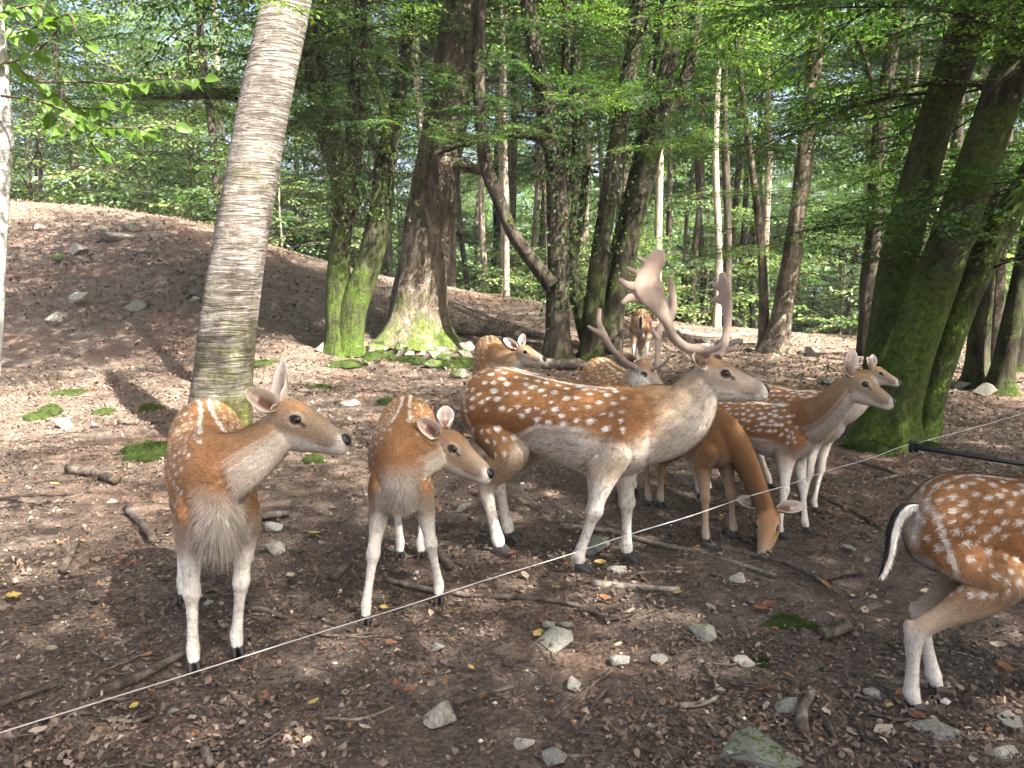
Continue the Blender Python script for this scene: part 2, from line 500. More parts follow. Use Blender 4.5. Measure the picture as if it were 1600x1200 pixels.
def tree(name, label, stems, bark, depth=None, crown=(), group=None, flare=.5, lobes=5, seg=18, moss=None, cat='tree', base=None, kits=None, rough=.05, seed=None):
    """stems: lists of (x, y, z, r). crown: (stem index, fraction, kit scale, rotation, kit list name)"""
    seed = seed if seed is not None else RNG.integers(0, 1000)
    b = np.array(base if base is not None else stems[0][0][:3])
    root = empty(name, b)
    tag(root, label, cat, group)
    for k, st in enumerate(stems):
        rows = [(x - b[0], y - b[1], z - b[2], r) for x, y, z, r in st]
        V, q, mo = trunk_np(rows, seg, 5, flare if k == 0 else 0, lobes, rough, seed + k, moss)
        me = mesh_np('trunk', V, None, q, np.repeat(mo[:, None], 3, axis=1), bark)
        obj('trunk' if k == 0 else 'stem', me, root)
    for c in crown:
        k, fr, sc, rot = c[:4]
        lst = c[4] if len(c) > 4 else (kits or KITS)
        st = np.array(stems[k])
        t = fr * (len(st) - 1); i = min(int(t), len(st) - 2); f = t - i
        p = st[i, :3] * (1 - f) + st[i + 1, :3] * f - b
        o = bpy.data.objects.new('leafy_branches', lst[int(RNG.integers(0, len(lst)))])
        o.location = p; o.rotation_euler = (RNG.normal(0, .08), RNG.normal(0, .08), rot); o.scale = (sc, sc, sc * RNG.uniform(.85, 1.1))
        link(o, root)
    return root
def tiers(k, f0, f1, n, s0, s1, lst=None):
    out = []
    for i in range(n):
        t = i / max(1, n - 1)
        out.append((k, f0 + (f1 - f0) * t, s0 + (s1 - s0) * t, RNG.uniform(0, 6.28)) + ((lst,) if lst else ()))
    return out

# --- the trees in view, plus one hidden tree added for shade
d1 = gpt(345, 688).y
t1 = px_rows([(344, 700, 108), (345, 655, 96), (350, 590, 88), (358, 500, 84), (376, 380, 80), (396, 260, 76), (418, 140, 73), (441, 30, 71), (466, -90, 66), (505, -280, 58), (560, -520, 44), (600, -740, 26)], d1)
tree('leaning_tree', 'leaning tree with pale ringed bark, mossy at its foot behind the young doe', [t1], M['bark_ring'], crown=tiers(0, .98, 1.0, 2, .6, .5), flare=.16, lobes=3, seg=40, moss=(.50, 1.0), rough=.018)

d2 = gpt(540, 552).y
t2a = px_rows([(538, 556, 66), (536, 520, 50), (530, 470, 40), (531, 400, 34), (540, 320, 31), (549, 250, 30), (556, 160, 26), (563, 40, 20), (568, -120, 16), (575, -300, 10)], d2)
t2b = px_rows([(543, 553, 50), (548, 520, 44), (557, 470, 42), (579, 400, 38), (594, 330, 36), (601, 260, 32), (618, 180, 24), (632, 90, 18), (645, -40, 14), (660, -220, 8)], d2 - .1)
t2c = px_rows([(548, 330, 30), (535, 270, 40), (512, 200, 38), (494, 120, 32), (480, 30, 26), (470, -80, 20), (462, -200, 12)], d2 - .2)
t2d = px_rows([(604, 240, 14), (600, 170, 15), (575, 110, 15), (545, 70, 13), (500, 30, 10), (450, -20, 7)], d2 - .3)
t2e = px_rows([(520, 215, 26), (470, 175, 22), (410, 152, 19), (340, 146, 16), (270, 150, 12), (195, 152, 7)], d2 - .4)
tree('mossy_twin_tree', 'twin-stemmed tree with bright mossy feet and a dark tangle of ivy above', [t2a, t2b, t2c, t2d, t2e], M['bark_moss'],
     crown=tiers(0, .62, .75, 2, .6, .8) + tiers(0, .84, 1, 3, 1.4, 1.5) + tiers(1, .65, 1, 2, .6, .8) + tiers(2, .5, .8, 2, .6, .7) + tiers(2, .9, 1, 2, 1.2, 1.4) + tiers(3, .4, 1, 2, .6, .6) + tiers(4, .45, 1, 4, .42, .36), moss=(.25, 3.0), flare=.2)
d3 = gpt(650, 536).y
t3 = px_rows([(650, 540, 128), (652, 505, 92), (657, 450, 80), (667, 390, 76), (679, 300, 71), (694, 200, 66), (709, 100, 62), (727, 0, 58), (750, -130, 50), (780, -300, 40), (820, -520, 22)], d3)
t3b = px_rows([(690, 262, 22), (712, 256, 17), (735, 262, 15), (757, 268, 15)], d3 - .2)
tree('big_tree', 'thick brown-barked tree with a flared foot among mossy stones', [t3, t3b], M['bark'], crown=tiers(0, .80, 1, 3, .8, 1.1), flare=.28, lobes=6, seg=30, moss=(.42, 1.1), rough=.04)
d5 = gpt(870, 563).y
t5a = px_rows([(869, 566, 48), (870, 520, 37), (872, 440, 35), (872, 360, 33), (868, 280, 30), (862, 222, 26), (852, 160, 30), (838, 95, 26), (826, 20, 22), (815, -100, 16), (800, -260, 9)], d5)
t5b = px_rows([(876, 400, 20), (884, 300, 18), (886, 200, 15), (884, 100, 13), (884, 0, 12), (880, -160, 9)], d5 + .15)
t5c = px_rows([(882, 420, 22), (897, 300, 18), (901, 200, 15), (899, 100, 14), (901, 0, 12), (905, -180, 8)], d5 + .3)
t5d = px_rows([(862, 446, 24), (835, 412, 22), (800, 362, 21), (778, 310, 20), (760, 262, 20), (751, 190, 19), (748, 100, 18), (752, 0, 17), (760, -120, 12)], d5 - .25)
t5e = px_rows([(864, 235, 18), (840, 212, 20), (800, 208, 18), (760, 214, 15), (720, 226, 11), (680, 240, 7)], d5 - .1)
tree('ivy_tree', 'dark ivy-hung tree with a thin crooked stem swinging out from its trunk', [t5a, t5b, t5c, t5d, t5e], M['bark_dark'],
     crown=tiers(0, .6, 1, 3, .6, .9) + tiers(1, .5, 1, 2, .45, .7) + tiers(2, .4, 1, 3, .45, .7) + tiers(3, .7, .95, 2, .4, .5) + tiers(4, .5, 1, 2, .35, .4), moss=(.22, 2.5), flare=.3)
d6 = gpt(926, 560).y
t6a = px_rows([(922, 566, 42), (926, 520, 32), (934, 430, 29), (950, 320, 27), (962, 230, 26), (978, 140, 24), (994, 50, 22), (1003, -60, 18), (1015, -220, 10)], d6)
t6b = px_rows([(952, 545, 44), (958, 490, 36), (975, 400, 34), (998, 310, 34), (1018, 225, 32), (1036, 140, 27), (1056, 40, 22), (1070, -80, 18), (1090, -240, 10)], d6 + .5)
t6c = px_rows([(918, 530, 26), (908, 490, 24), (898, 450, 24), (893, 410, 20), (905, 340, 17), (915, 260, 14)], d6 + .9)
t6d = px_rows([(1030, 190, 24), (1058, 150, 20), (1078, 100, 18), (1088, 30, 16), (1092, -80, 12), (1100, -200, 8)], d6 + .6)
t6e = px_rows([(946, 520, 22), (958, 420, 20), (985, 300, 18), (1003, 215, 16), (1015, 130, 14), (1030, 20, 12), (1040, -120, 8)], d6 + 1.1)
tree('leaning_clump_tree', 'clump of mossy stems leaning together behind the second stag\'s antlers', [t6a, t6b, t6c, t6d, t6e], M['bark_moss'],
     crown=tiers(0, .5, 1, 3, .55, .8) + tiers(1, .55, 1, 3, .6, .9) + tiers(3, .4, 1, 2, .5, .7) + tiers(4, .5, 1, 3, .45, .6), moss=(.12, 3.0), flare=.3)
d7 = gpt(1214, 554).y
t7 = px_rows([(1212, 558, 54), (1215, 530, 38), (1224, 480, 31), (1238, 400, 28), (1249, 310, 25), (1260, 220, 24), (1270, 130, 22), (1281, 0, 20), (1292, -140, 16), (1310, -330, 8)], d7)
t7b = px_rows([(1193, 556, 26), (1194, 520, 17), (1192, 440, 14), (1187, 360, 12), (1176, 270, 10), (1164, 180, 9), (1150, 60, 7)], d7 + .3)
tree('slender_tree', 'slender lichen-flecked tree with a thinner stem beside it', [t7, t7b], M['bark'], crown=tiers(0, .42, 1, 5, .6, .85) + tiers(1, .45, 1, 3, .5, .6), moss=(.2, .8), flare=.35)
d9 = gpt(1356, 556).y
t9 = px_rows([(1356, 560, 34), (1354, 520, 27), (1358, 450, 25), (1365, 360, 23), (1369, 270, 21), (1377, 170, 20), (1390, 100, 19), (1408, 10, 17), (1420, -120, 13), (1440, -300, 7)], d9)
t9b = px_rows([(1376, 175, 12), (1362, 130, 9), (1350, 90, 8), (1335, 50, 6)], d9)
t9c = px_rows([(1374, 150, 12), (1400, 140, 10), (1430, 155, 9), (1450, 200, 8)], d9)
tree('dark_slim_tree', 'slim almost black tree with side branches just behind the mossy trunks', [t9, t9b, t9c], M['bark_dark'], crown=tiers(0, .45, 1, 3, .5, .7) + tiers(2, .5, 1, 1, .4, .4), moss=(.05, 1), flare=.25)
d10 = gpt(1385, 692).y
t10a = px_rows([(1384, 700, 104), (1392, 655, 76), (1408, 600, 68), (1434, 515, 64), (1472, 410, 62), (1514, 295, 60), (1560, 170, 56), (1612, 30, 52), (1680, -140, 44), (1760, -340, 32), (1830, -540, 18)], d10)
t10b = px_rows([(1372, 660, 80), (1378, 600, 64), (1390, 500, 58), (1412, 380, 54), (1442, 260, 52), (1478, 140, 52), (1522, 10, 50), (1568, -130, 42), (1625, -330, 30), (1690, -520, 16)], d10 + .5)
t10c = px_rows([(1436, 694, 62), (1448, 640, 50), (1468, 570, 46), (1502, 480, 44), (1548, 385, 42), (1604, 285, 38), (1672, 175, 34), (1760, 40, 28), (1850, -120, 18)], d10 + .15)
tree('mossy_clump_tree', 'thick leaning trunks coated in bright green moss growing from one foot', [t10a, t10b, t10c], M['bark_moss'],
     crown=tiers(0, .66, 1, 4, .7, 1.2) + tiers(1, .58, 1, 4, .6, 1.1) + tiers(2, .5, 1, 4, .5, .9), moss=(.30, 4.0), flare=.4, seg=32, rough=.035)
db = gpt(346, 606).y  # tree added out of sight behind the leaning trunk; its crown shades the bank
tb = px_rows([(346, 610, 44), (347, 580, 33), (352, 480, 30), (372, 350, 27), (396, 220, 24), (416, 90, 21), (432, -60, 19), (446, -240, 17), (455, -450, 14), (460, -700, 10), (462, -1050, 4)], db)
tree('hidden_shade_tree', 'added slim tree hidden behind the leaning ringed trunk to shade the bank', [tb], M['bark'], crown=tiers(0, .72, 1, 8, 1.1, 1.7), flare=.3, moss=(.3, 1))
# trunks right of the clump
RG2 = np.random.default_rng(42)
for k, (u, v, w, lean, lab) in enumerate([(1486, 566, 22, 8, 'thin dark tree standing close behind the mossy clump'), (1524, 606, 34, 22, 'sunlit mossy-footed tree, the first past the mossy clump'), (1552, 584, 22, 16, 'straight thin tree between the two mossy-footed trees'),
                                            (1562, 614, 32, 60, 'tree leaning away from the mossy clump over mossy roots'), (1592, 580, 26, 30, 'tree at the end of the row past the mossy clump'), (1640, 600, 30, 20, 'last tree of the row past the mossy clump')]):
    d = gpt(u, v).y
    rows = px_rows([(u, v + 3, w * 1.5), (u + lean * .08, v - 30, w), (u + lean * .4, v - 130, w * .9), (u + lean * .9, v - 270, w * .8), (u + lean * 1.5, v - 420, w * .7), (u + lean * 2.2, v - 620, w * .55), (u + lean * 3, v - 860, w * .3)], d)
    tree('woodland_tree', lab, [rows], M['bark_dark'] if k in (0, 2) else M['bark_moss'], crown=tiers(0, .55, 1, 2, .7, .8), group='row of trees on the open side', moss=(.15, 1.2), flare=.4)

# ivy and tangled bine on stems
def ivy(root, rows, f0, f1, n, spread, size=.06, seed=0, bines=0):
    rg = np.random.default_rng(seed)
    b = np.array(root.location)
    S = catmull(np.array(rows), 6)
    k0, k1 = int(f0 * (len(S) - 1)), int(f1 * (len(S) - 1))
    i = rg.integers(k0, max(k0 + 1, k1), n)
    th = rg.uniform(0, 2 * np.pi, n)
    rad = S[i, 3] + np.abs(rg.normal(0, spread, n))
    out = np.stack([np.cos(th), np.sin(th), np.zeros(n)], 1)
    P = S[i, :3] - b + out * rad[:, None] + rg.normal(0, .12, (n, 3)) * np.array([.3, .3, 1])
    D = norm(out * .5 + np.array([0, 0, -.8]) + rg.normal(0, .4, (n, 3))); Nn = norm(out + rg.normal(0, .35, (n, 3)))
    V = leaf_blades(P, D, norm(Nn - D * np.sum(Nn * D, 1, keepdims=True)), size * rg.uniform(.6, 1.2, n), .75)
    g = GREEN[rg.integers(0, len(GREEN), n)] * rg.uniform(.55, 1.1, n)[:, None]
    o = obj('ivy', mesh_np('ivy', V, None, np.arange(n * 4).reshape(-1, 4), np.repeat(g, 4, axis=0), M['leaf'], False), root)
    o['kind'] = 'stuff'
    if bines:
        VV, QQ, m = [], [], 0
        for k in range(bines):
            a = S[rg.integers(k0, max(k0 + 1, k1))]
            p = a[:3] - b + rg.normal(0, spread * .8, 3); pth = [p]
            d = norm(np.array([rg.normal(0, .6), rg.normal(0, .6), -1.0]))
            for s in range(6):
                d = norm(d + rg.normal(0, .45, 3)); pth.append(pth[-1] + d * rg.uniform(.08, .2))
            v, q = thin_tube(np.array(pth), rg.uniform(.003, .008)); VV.append(v); QQ.append(q + m); m += len(v)
        o = obj('bine_tangle', mesh_np('bine_tangle', np.vstack(VV), None, np.vstack(QQ), np.zeros((m, 3)), M['bark']), root)
        o['kind'] = 'stuff'
R_ = {o.name: o for o in COL.objects if o.type == 'EMPTY'}
ivy(R_['mossy_twin_tree'], t2c, .0, .9, 2600, .34, seed=1, bines=260)
ivy(R_['mossy_twin_tree'], t2a, .42, .8, 700, .15, seed=2, bines=60)
ivy(R_['mossy_twin_tree'], t2b, .45, .8, 900, .16, seed=3, bines=40)
ivy(R_['ivy_tree'], t5a, .15, .85, 1500, .10, seed=4, bines=40)
ivy(R_['ivy_tree'], t5b, .1, .8, 700, .08, seed=5)
ivy(R_['ivy_tree'], t5c, .1, .8, 700, .08, seed=6)
ivy(R_['leaning_clump_tree'], t6a, .3, .8, 500, .07, seed=7)
ivy(R_['leaning_clump_tree'], t6e, .1, .8, 700, .08, seed=8)
ivy(R_['leaning_clump_tree'], t6b, .2, .8, 500, .08, seed=9)
# unseen trees added behind and beside the viewer to shade the herd
RNG = np.random.default_rng(99)
for k, (x, y, h, lab) in enumerate([(6.4, -1.6, 8.6, 'unseen tree added behind the viewer to shade the stags'), (4.7, -4.6, 9.0, 'unseen shade tree farther behind the viewer'), (8.8, 1.4, 9.5, 'unseen shade tree beside the viewer on the sunny side'), (9.4, -5.2, 10.5, 'unseen shade tree well behind the viewer on the sunny side'), (4.75, 1.1, 8.4, 'unseen shade tree added beside the viewer just out of sight')]):
    rows = [(x, y, gz(x, y) - .1, .30), (x + .05, y, .6, .24), (x + .1, y + .1, h * .35, .21), (x - .1, y + .1, h * .58, .17), (x - .2, y, h * .8, .10), (x - .2, y, h, .04)]
    tree('unseen_shade_tree', lab, [rows], M['bark'], crown=tiers(0, .62, 1, 7, 1.3, 1.2) if k < 4 else tiers(0, .8, 1, 4, 1.05, 1.0), flare=.4, seg=14)
# ------------------------------------------------------------------ woodland beyond the crest
FAR_BARK = [M['bark_pale'], M['bark'], M['bark_dark']]
far_trunks = []
for i in range(6):
    h = 13.0
    rows = [(0, 0, -.5, .17), (.02, 0, .2, .13), (.1 * math.sin(i), .06, 2.5, .115), (.2 * math.sin(i * 2), -.05, 5.5, .10), (.25 * math.sin(i * 3), .1, 9, .07), (.2, 0, h, .02)]
    V, q, mo = trunk_np(rows, 9, 3, .4, 4, .04, i, (.2, 1.5))
    far_trunks.append(mesh_np('trunk', V, None, q, np.repeat(mo[:, None], 3, axis=1), FAR_BARK[i % 3]))
def region(x, y):
    a = x / y
    return 0 if a < -.22 else 1 if a < .06 else 2 if a < .33 else 3
WHERE = ['over the top of the bank', 'behind the big tree and the ivy-hung tree', 'behind the stags\' antlers and the slender tree', 'behind the mossy clump of trunks']
def far_tree(x, y, s, k, low=3.2, n=6, spread=1.0):
    z = gz(x, y)
    root = empty('woodland_tree', (x, y, z))
    kind = ['pale', 'brown', 'dark'][k % 3]; near = 'nearer' if y < 30 else 'farther'
    lab = f'slim {kind}-barked tree in the {near} wood {WHERE[region(x, y)]}'
    tag(root, lab, 'tree', lab[5:])
    t = bpy.data.objects.new('trunk', far_trunks[k]); link(t, root)
    lean = RG2.normal(0, .05, 2); t.rotation_euler = (lean[0], lean[1], RG2.uniform(0, 6)); t.scale = (s, s, s)
    for j in range(n):
        zz = low + (13.5 * s - low) * (j + .3) / n
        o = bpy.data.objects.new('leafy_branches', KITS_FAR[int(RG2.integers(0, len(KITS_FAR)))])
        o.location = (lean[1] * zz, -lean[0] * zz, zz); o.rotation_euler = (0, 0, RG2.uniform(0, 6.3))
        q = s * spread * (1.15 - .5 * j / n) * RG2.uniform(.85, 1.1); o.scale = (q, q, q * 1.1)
        link(o, root)
    return root
spots = []
tries = 0
while len(spots) < 72 and tries < 8000:
    tries += 1
    y = 21.5 + 34 * RG2.random() ** 1.3
    x = RG2.uniform(-.85, .85) * y
    if all((x - a) ** 2 + (y - b) ** 2 > (1.5 + (y - 20) * .05) ** 2 for a, b in spots):
        spots.append((x, y))
for i, (x, y) in enumerate(spots):
    far_tree(x, y, RG2.uniform(.8, 1.25), int(RG2.integers(0, 6)), low=RG2.uniform(5.0, 7.5) if x / y > -.25 else RG2.uniform(2.5, 5), n=4)

extra = 0
while extra < 34:      # slender sunlit poles close beyond the crest
    y = RG2.uniform(20.5, 30); x = RG2.uniform(-.12, .62) * y
    if all((x - a) ** 2 + (y - b) ** 2 > .8 for a, b in spots):
        spots.append((x, y)); extra += 1
        far_tree(x, y, RG2.uniform(.75, 1.0), int(RG2.choice([0, 0, 3, 1, 4, 2])), low=8.0, n=2, spread=.8)
# young leafy trees and bushes on the bright side of the crest
bs = []
tries = 0
while len(bs) < 62 and tries < 6000:
    tries += 1
    y = 21.0 + 16 * RG2.random(); x = RG2.uniform(-.8, .8) * y
    if all((x - a) ** 2 + (y - b) ** 2 > 1.6 for a, b in bs): bs.append((x, y))
for i, (x, y) in enumerate(bs):
    z = gz(x, y); h = RG2.uniform(1.6, 4.2) * (1.3 if x < -4 else 1.0)
    root = empty('leafy_bush', (x, y, z))
    lab = f'pale green {"tall" if h > 3 else "low"} leafy bush {WHERE[region(x, y)]}'; tag(root, lab, 'bush', lab)
    st = bpy.data.objects.new('stem', far_trunks[i % 6]); st.scale = (.25, .25, h / 13.0); link(st, root)
    for j in range(3):
        o = bpy.data.objects.new('leafy_branches', KITS_BUSH[int(RG2.integers(0, 3))])
        q = (.75 + h * .14) * (1.1 - .22 * j); o.location = (0, 0, h * (.18 + .30 * j)); o.rotation_euler = (0, 0, RG2.uniform(0, 6.3)); o.scale = (q, q, q)
        link(o, root)
def distant_wood():
    rg = np.random.default_rng(5); n = 90000
    x = rg.uniform(-75, 75, n); y = 58 + rg.random(n) * 14
    top = 9 + 5 * np.array(lattice(np.stack([x * .25, y * .1], 1), 8)) * 2
    z = -9.5 + (top + 9.5) * rg.random(n) ** .8
    P = np.stack([x, y, z], 1); D = norm(rg.normal(0, 1, (n, 3)) + np.array([0, 0, -.3])); Nn = norm(rg.normal(0, .7, (n, 3)) + np.array([.3, -.8, .6]))
    V = leaf_blades(P, D, norm(Nn - D * np.sum(Nn * D, 1, keepdims=True)), rg.uniform(.35, .8, n), .7)
    cl = lattice(np.stack([x * .5, z * .5], 1), 4)
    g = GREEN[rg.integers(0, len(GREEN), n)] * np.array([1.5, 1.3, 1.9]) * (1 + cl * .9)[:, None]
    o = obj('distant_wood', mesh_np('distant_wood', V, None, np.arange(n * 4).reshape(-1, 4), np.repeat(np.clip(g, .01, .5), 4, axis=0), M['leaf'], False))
    tag(o, 'far-off wood closing the view behind the trees', 'wood', None, 'stuff')
distant_wood()
# ------------------------------------------------------------------ fallow deer
def tube_np(stations, nseg=18, sub=4, cap=True):
    """stations: rows of centre(3), side axis(3), up axis(3), r_side, r_up, r_down -> verts, quads+tris, params (s, cos)"""
    S = catmull(np.array(stations, dtype=float), sub)
    C, A, B = S[:, 0:3], norm(S[:, 3:6]), S[:, 6:9]
    B = norm(B - A * np.sum(A * B, axis=1, keepdims=True))
    rs, ru, rd = (np.maximum(S[:, k], 0.002) for k in (9, 10, 11))
    th = np.linspace(0, 2 * np.pi, nseg, endpoint=False)
    c, s = np.cos(th), np.sin(th)
    rv = np.where(s[None, :] > 0, ru[:, None], rd[:, None])
    V = C[:, None, :] + A[:, None, :] * (rs[:, None] * c[None, :])[..., None] + B[:, None, :] * (rv * s[None, :])[..., None]
    n = len(S)
    V = V.reshape(-1, 3)
    i, j = np.meshgrid(np.arange(n - 1), np.arange(nseg), indexing='ij')
    q = np.stack([i * nseg + j, i * nseg + (j + 1) % nseg, (i + 1) * nseg + (j + 1) % nseg, (i + 1) * nseg + j], -1).reshape(-1, 4)
    P = np.stack([np.repeat(np.linspace(0, 1, n), nseg), np.tile(s, n)], -1)
    tris = []
    if cap:
        V = np.vstack([V, C[:1], C[-1:]])
        P = np.vstack([P, [[0, 0]], [[1, 0]]])
        k0, k1 = n * nseg, n * nseg + 1
        for j in range(nseg):
            tris.append((k0, (j + 1) % nseg, j))
            tris.append((k1, (n - 1) * nseg + j, (n - 1) * nseg + (j + 1) % nseg))
    T = np.vstack([np.gradient(C[:, k]) for k in range(3)]).T
    T = np.repeat(norm(T), nseg, axis=0)
    if cap: T = np.vstack([T, T[:1], T[-1:]])
    return V, q, np.array(tris, dtype=int).reshape(-1, 3), P, T
def ball_np(c, r, X, Y, Z, nu=12, nv=8):
    th = np.linspace(0, 2 * np.pi, nu, endpoint=False)
    ph = np.linspace(-np.pi / 2, np.pi / 2, nv + 2)[1:-1]
    V = []
    for p in ph:
        for t in th:
            V.append(c + X * r[0] * math.cos(p) * math.cos(t) + Y * r[1] * math.cos(p) * math.sin(t) + Z * r[2] * math.sin(p))
    V += [c - Z * r[2], c + Z * r[2]]
    q, tr = [], []
    for i in range(nv - 1):
        for j in range(nu):
            q.append((i * nu + j, i * nu + (j + 1) % nu, (i + 1) * nu + (j + 1) % nu, (i + 1) * nu + j))
    b, t = nv * nu, nv * nu + 1
    for j in range(nu):
        tr.append((b, (j + 1) % nu, j)); tr.append((t, (nv - 1) * nu + j, (nv - 1) * nu + (j + 1) % nu))
    return np.array(V), np.array(q), np.array(tr)
class Soup:
    """closed pieces that are fused into one continuous surface"""
    def __init__(s): s.V, s.Q, s.T, s.P, s.D, s.part, s.n = [], [], [], [], [], [], 0
    def add(s, V, q, t, P=None, D=None, part=0):
        s.V.append(V); s.Q.append(np.asarray(q, int).reshape(-1, 4) + s.n); s.T.append(np.asarray(t, int).reshape(-1, 3) + s.n)
        s.P.append(P if P is not None else np.zeros((len(V), 2))); s.D.append(D if D is not None else np.tile([1.0, 0, 0], (len(V), 1)))
        s.part.append(np.full(len(V), part)); s.n += len(V)
    def fuse(s, voxel, smooth_it, factor=0.5):
        V = np.vstack(s.V)
        me = mesh_np('fuse', V, np.vstack(s.T), np.vstack(s.Q))
        o = bpy.data.objects.new('fuse', me); COL.objects.link(o)
        r = o.modifiers.new('r', 'REMESH'); r.mode = 'VOXEL'; r.voxel_size = voxel
        m = o.modifiers.new('s', 'SMOOTH'); m.factor = factor; m.iterations = smooth_it
        dg = bpy.context.evaluated_depsgraph_get()
        ev = o.evaluated_get(dg)
        out = bpy.data.meshes.new_from_object(ev)
        bpy.data.objects.remove(o); bpy.data.meshes.remove(me)
        n = len(out.vertices)
        W = np.empty(n * 3, np.float32); out.vertices.foreach_get('co', W); W = W.reshape(-1, 3).astype(float)
        NN = np.empty(n * 3, np.float32); out.vertex_normals.foreach_get('vector', NN); NN = NN.reshape(-1, 3).astype(float)
        kd = KDTree(len(V))
        for i, p in enumerate(V): kd.insert(p, i)
        kd.balance()
        idx = np.array([kd.find(p)[1] for p in W])
        return out, W, NN, np.concatenate(s.part)[idx], np.vstack(s.P)[idx], np.vstack(s.D)[idx]

TORSO_DOE = np.array([  # x, centre z, half width, up, down   (withers about 0.85 m)
    (-.455, .640, .020, .02, .02), (-.445, .645, .060, .070, .075), (-.415, .655, .100, .125, .125), (-.35, .665, .132, .165, .165),
    (-.26, .672, .142, .172, .170), (-.15, .668, .140, .162, .165), (-.02, .652, .150, .165, .185), (.12, .637, .152, .172, .195),
    (.24, .632, .134, .190, .195), (.33, .632, .112, .185, .175), (.40, .632, .088, .145, .140), (.445, .635, .050, .085, .085), (.46, .637, .015, .02, .02)])
TORSO_BUCK = np.array([
    (-.475, .650, .020, .02, .02), (-.462, .655, .065, .075, .08), (-.43, .668, .105, .135, .13), (-.36, .682, .140, .172, .17),
    (-.26, .690, .150, .175, .175), (-.14, .680, .148, .165, .180), (.00, .660, .158, .165, .200), (.13, .642, .160, .172, .212),
    (.25, .632, .142, .178, .215), (.34, .628, .122, .180, .200), (.41, .630, .100, .155, .165), (.46, .640, .060, .10, .11), (.48, .645, .015, .02, .02)])
HEAD = np.array([  # x, centre z, half width, up, down  (length 0.28)
    (-.014, -.022, .012, .012, .012), (.000, -.022, .036, .036, .044), (.03, -.018, .049, .054, .068), (.07, -.017, .052, .061, .082), (.105, -.020, .051, .057, .082),
    (.14, -.027, .044, .049, .072), (.175, -.035, .037, .041, .061), (.21, -.042, .033, .035, .052), (.24, -.047, .030, .029, .045), (.262, -.051, .027, .023, .038), (.276, -.056, .021, .015, .029), (.284, -.061, .010, .008, .014)])

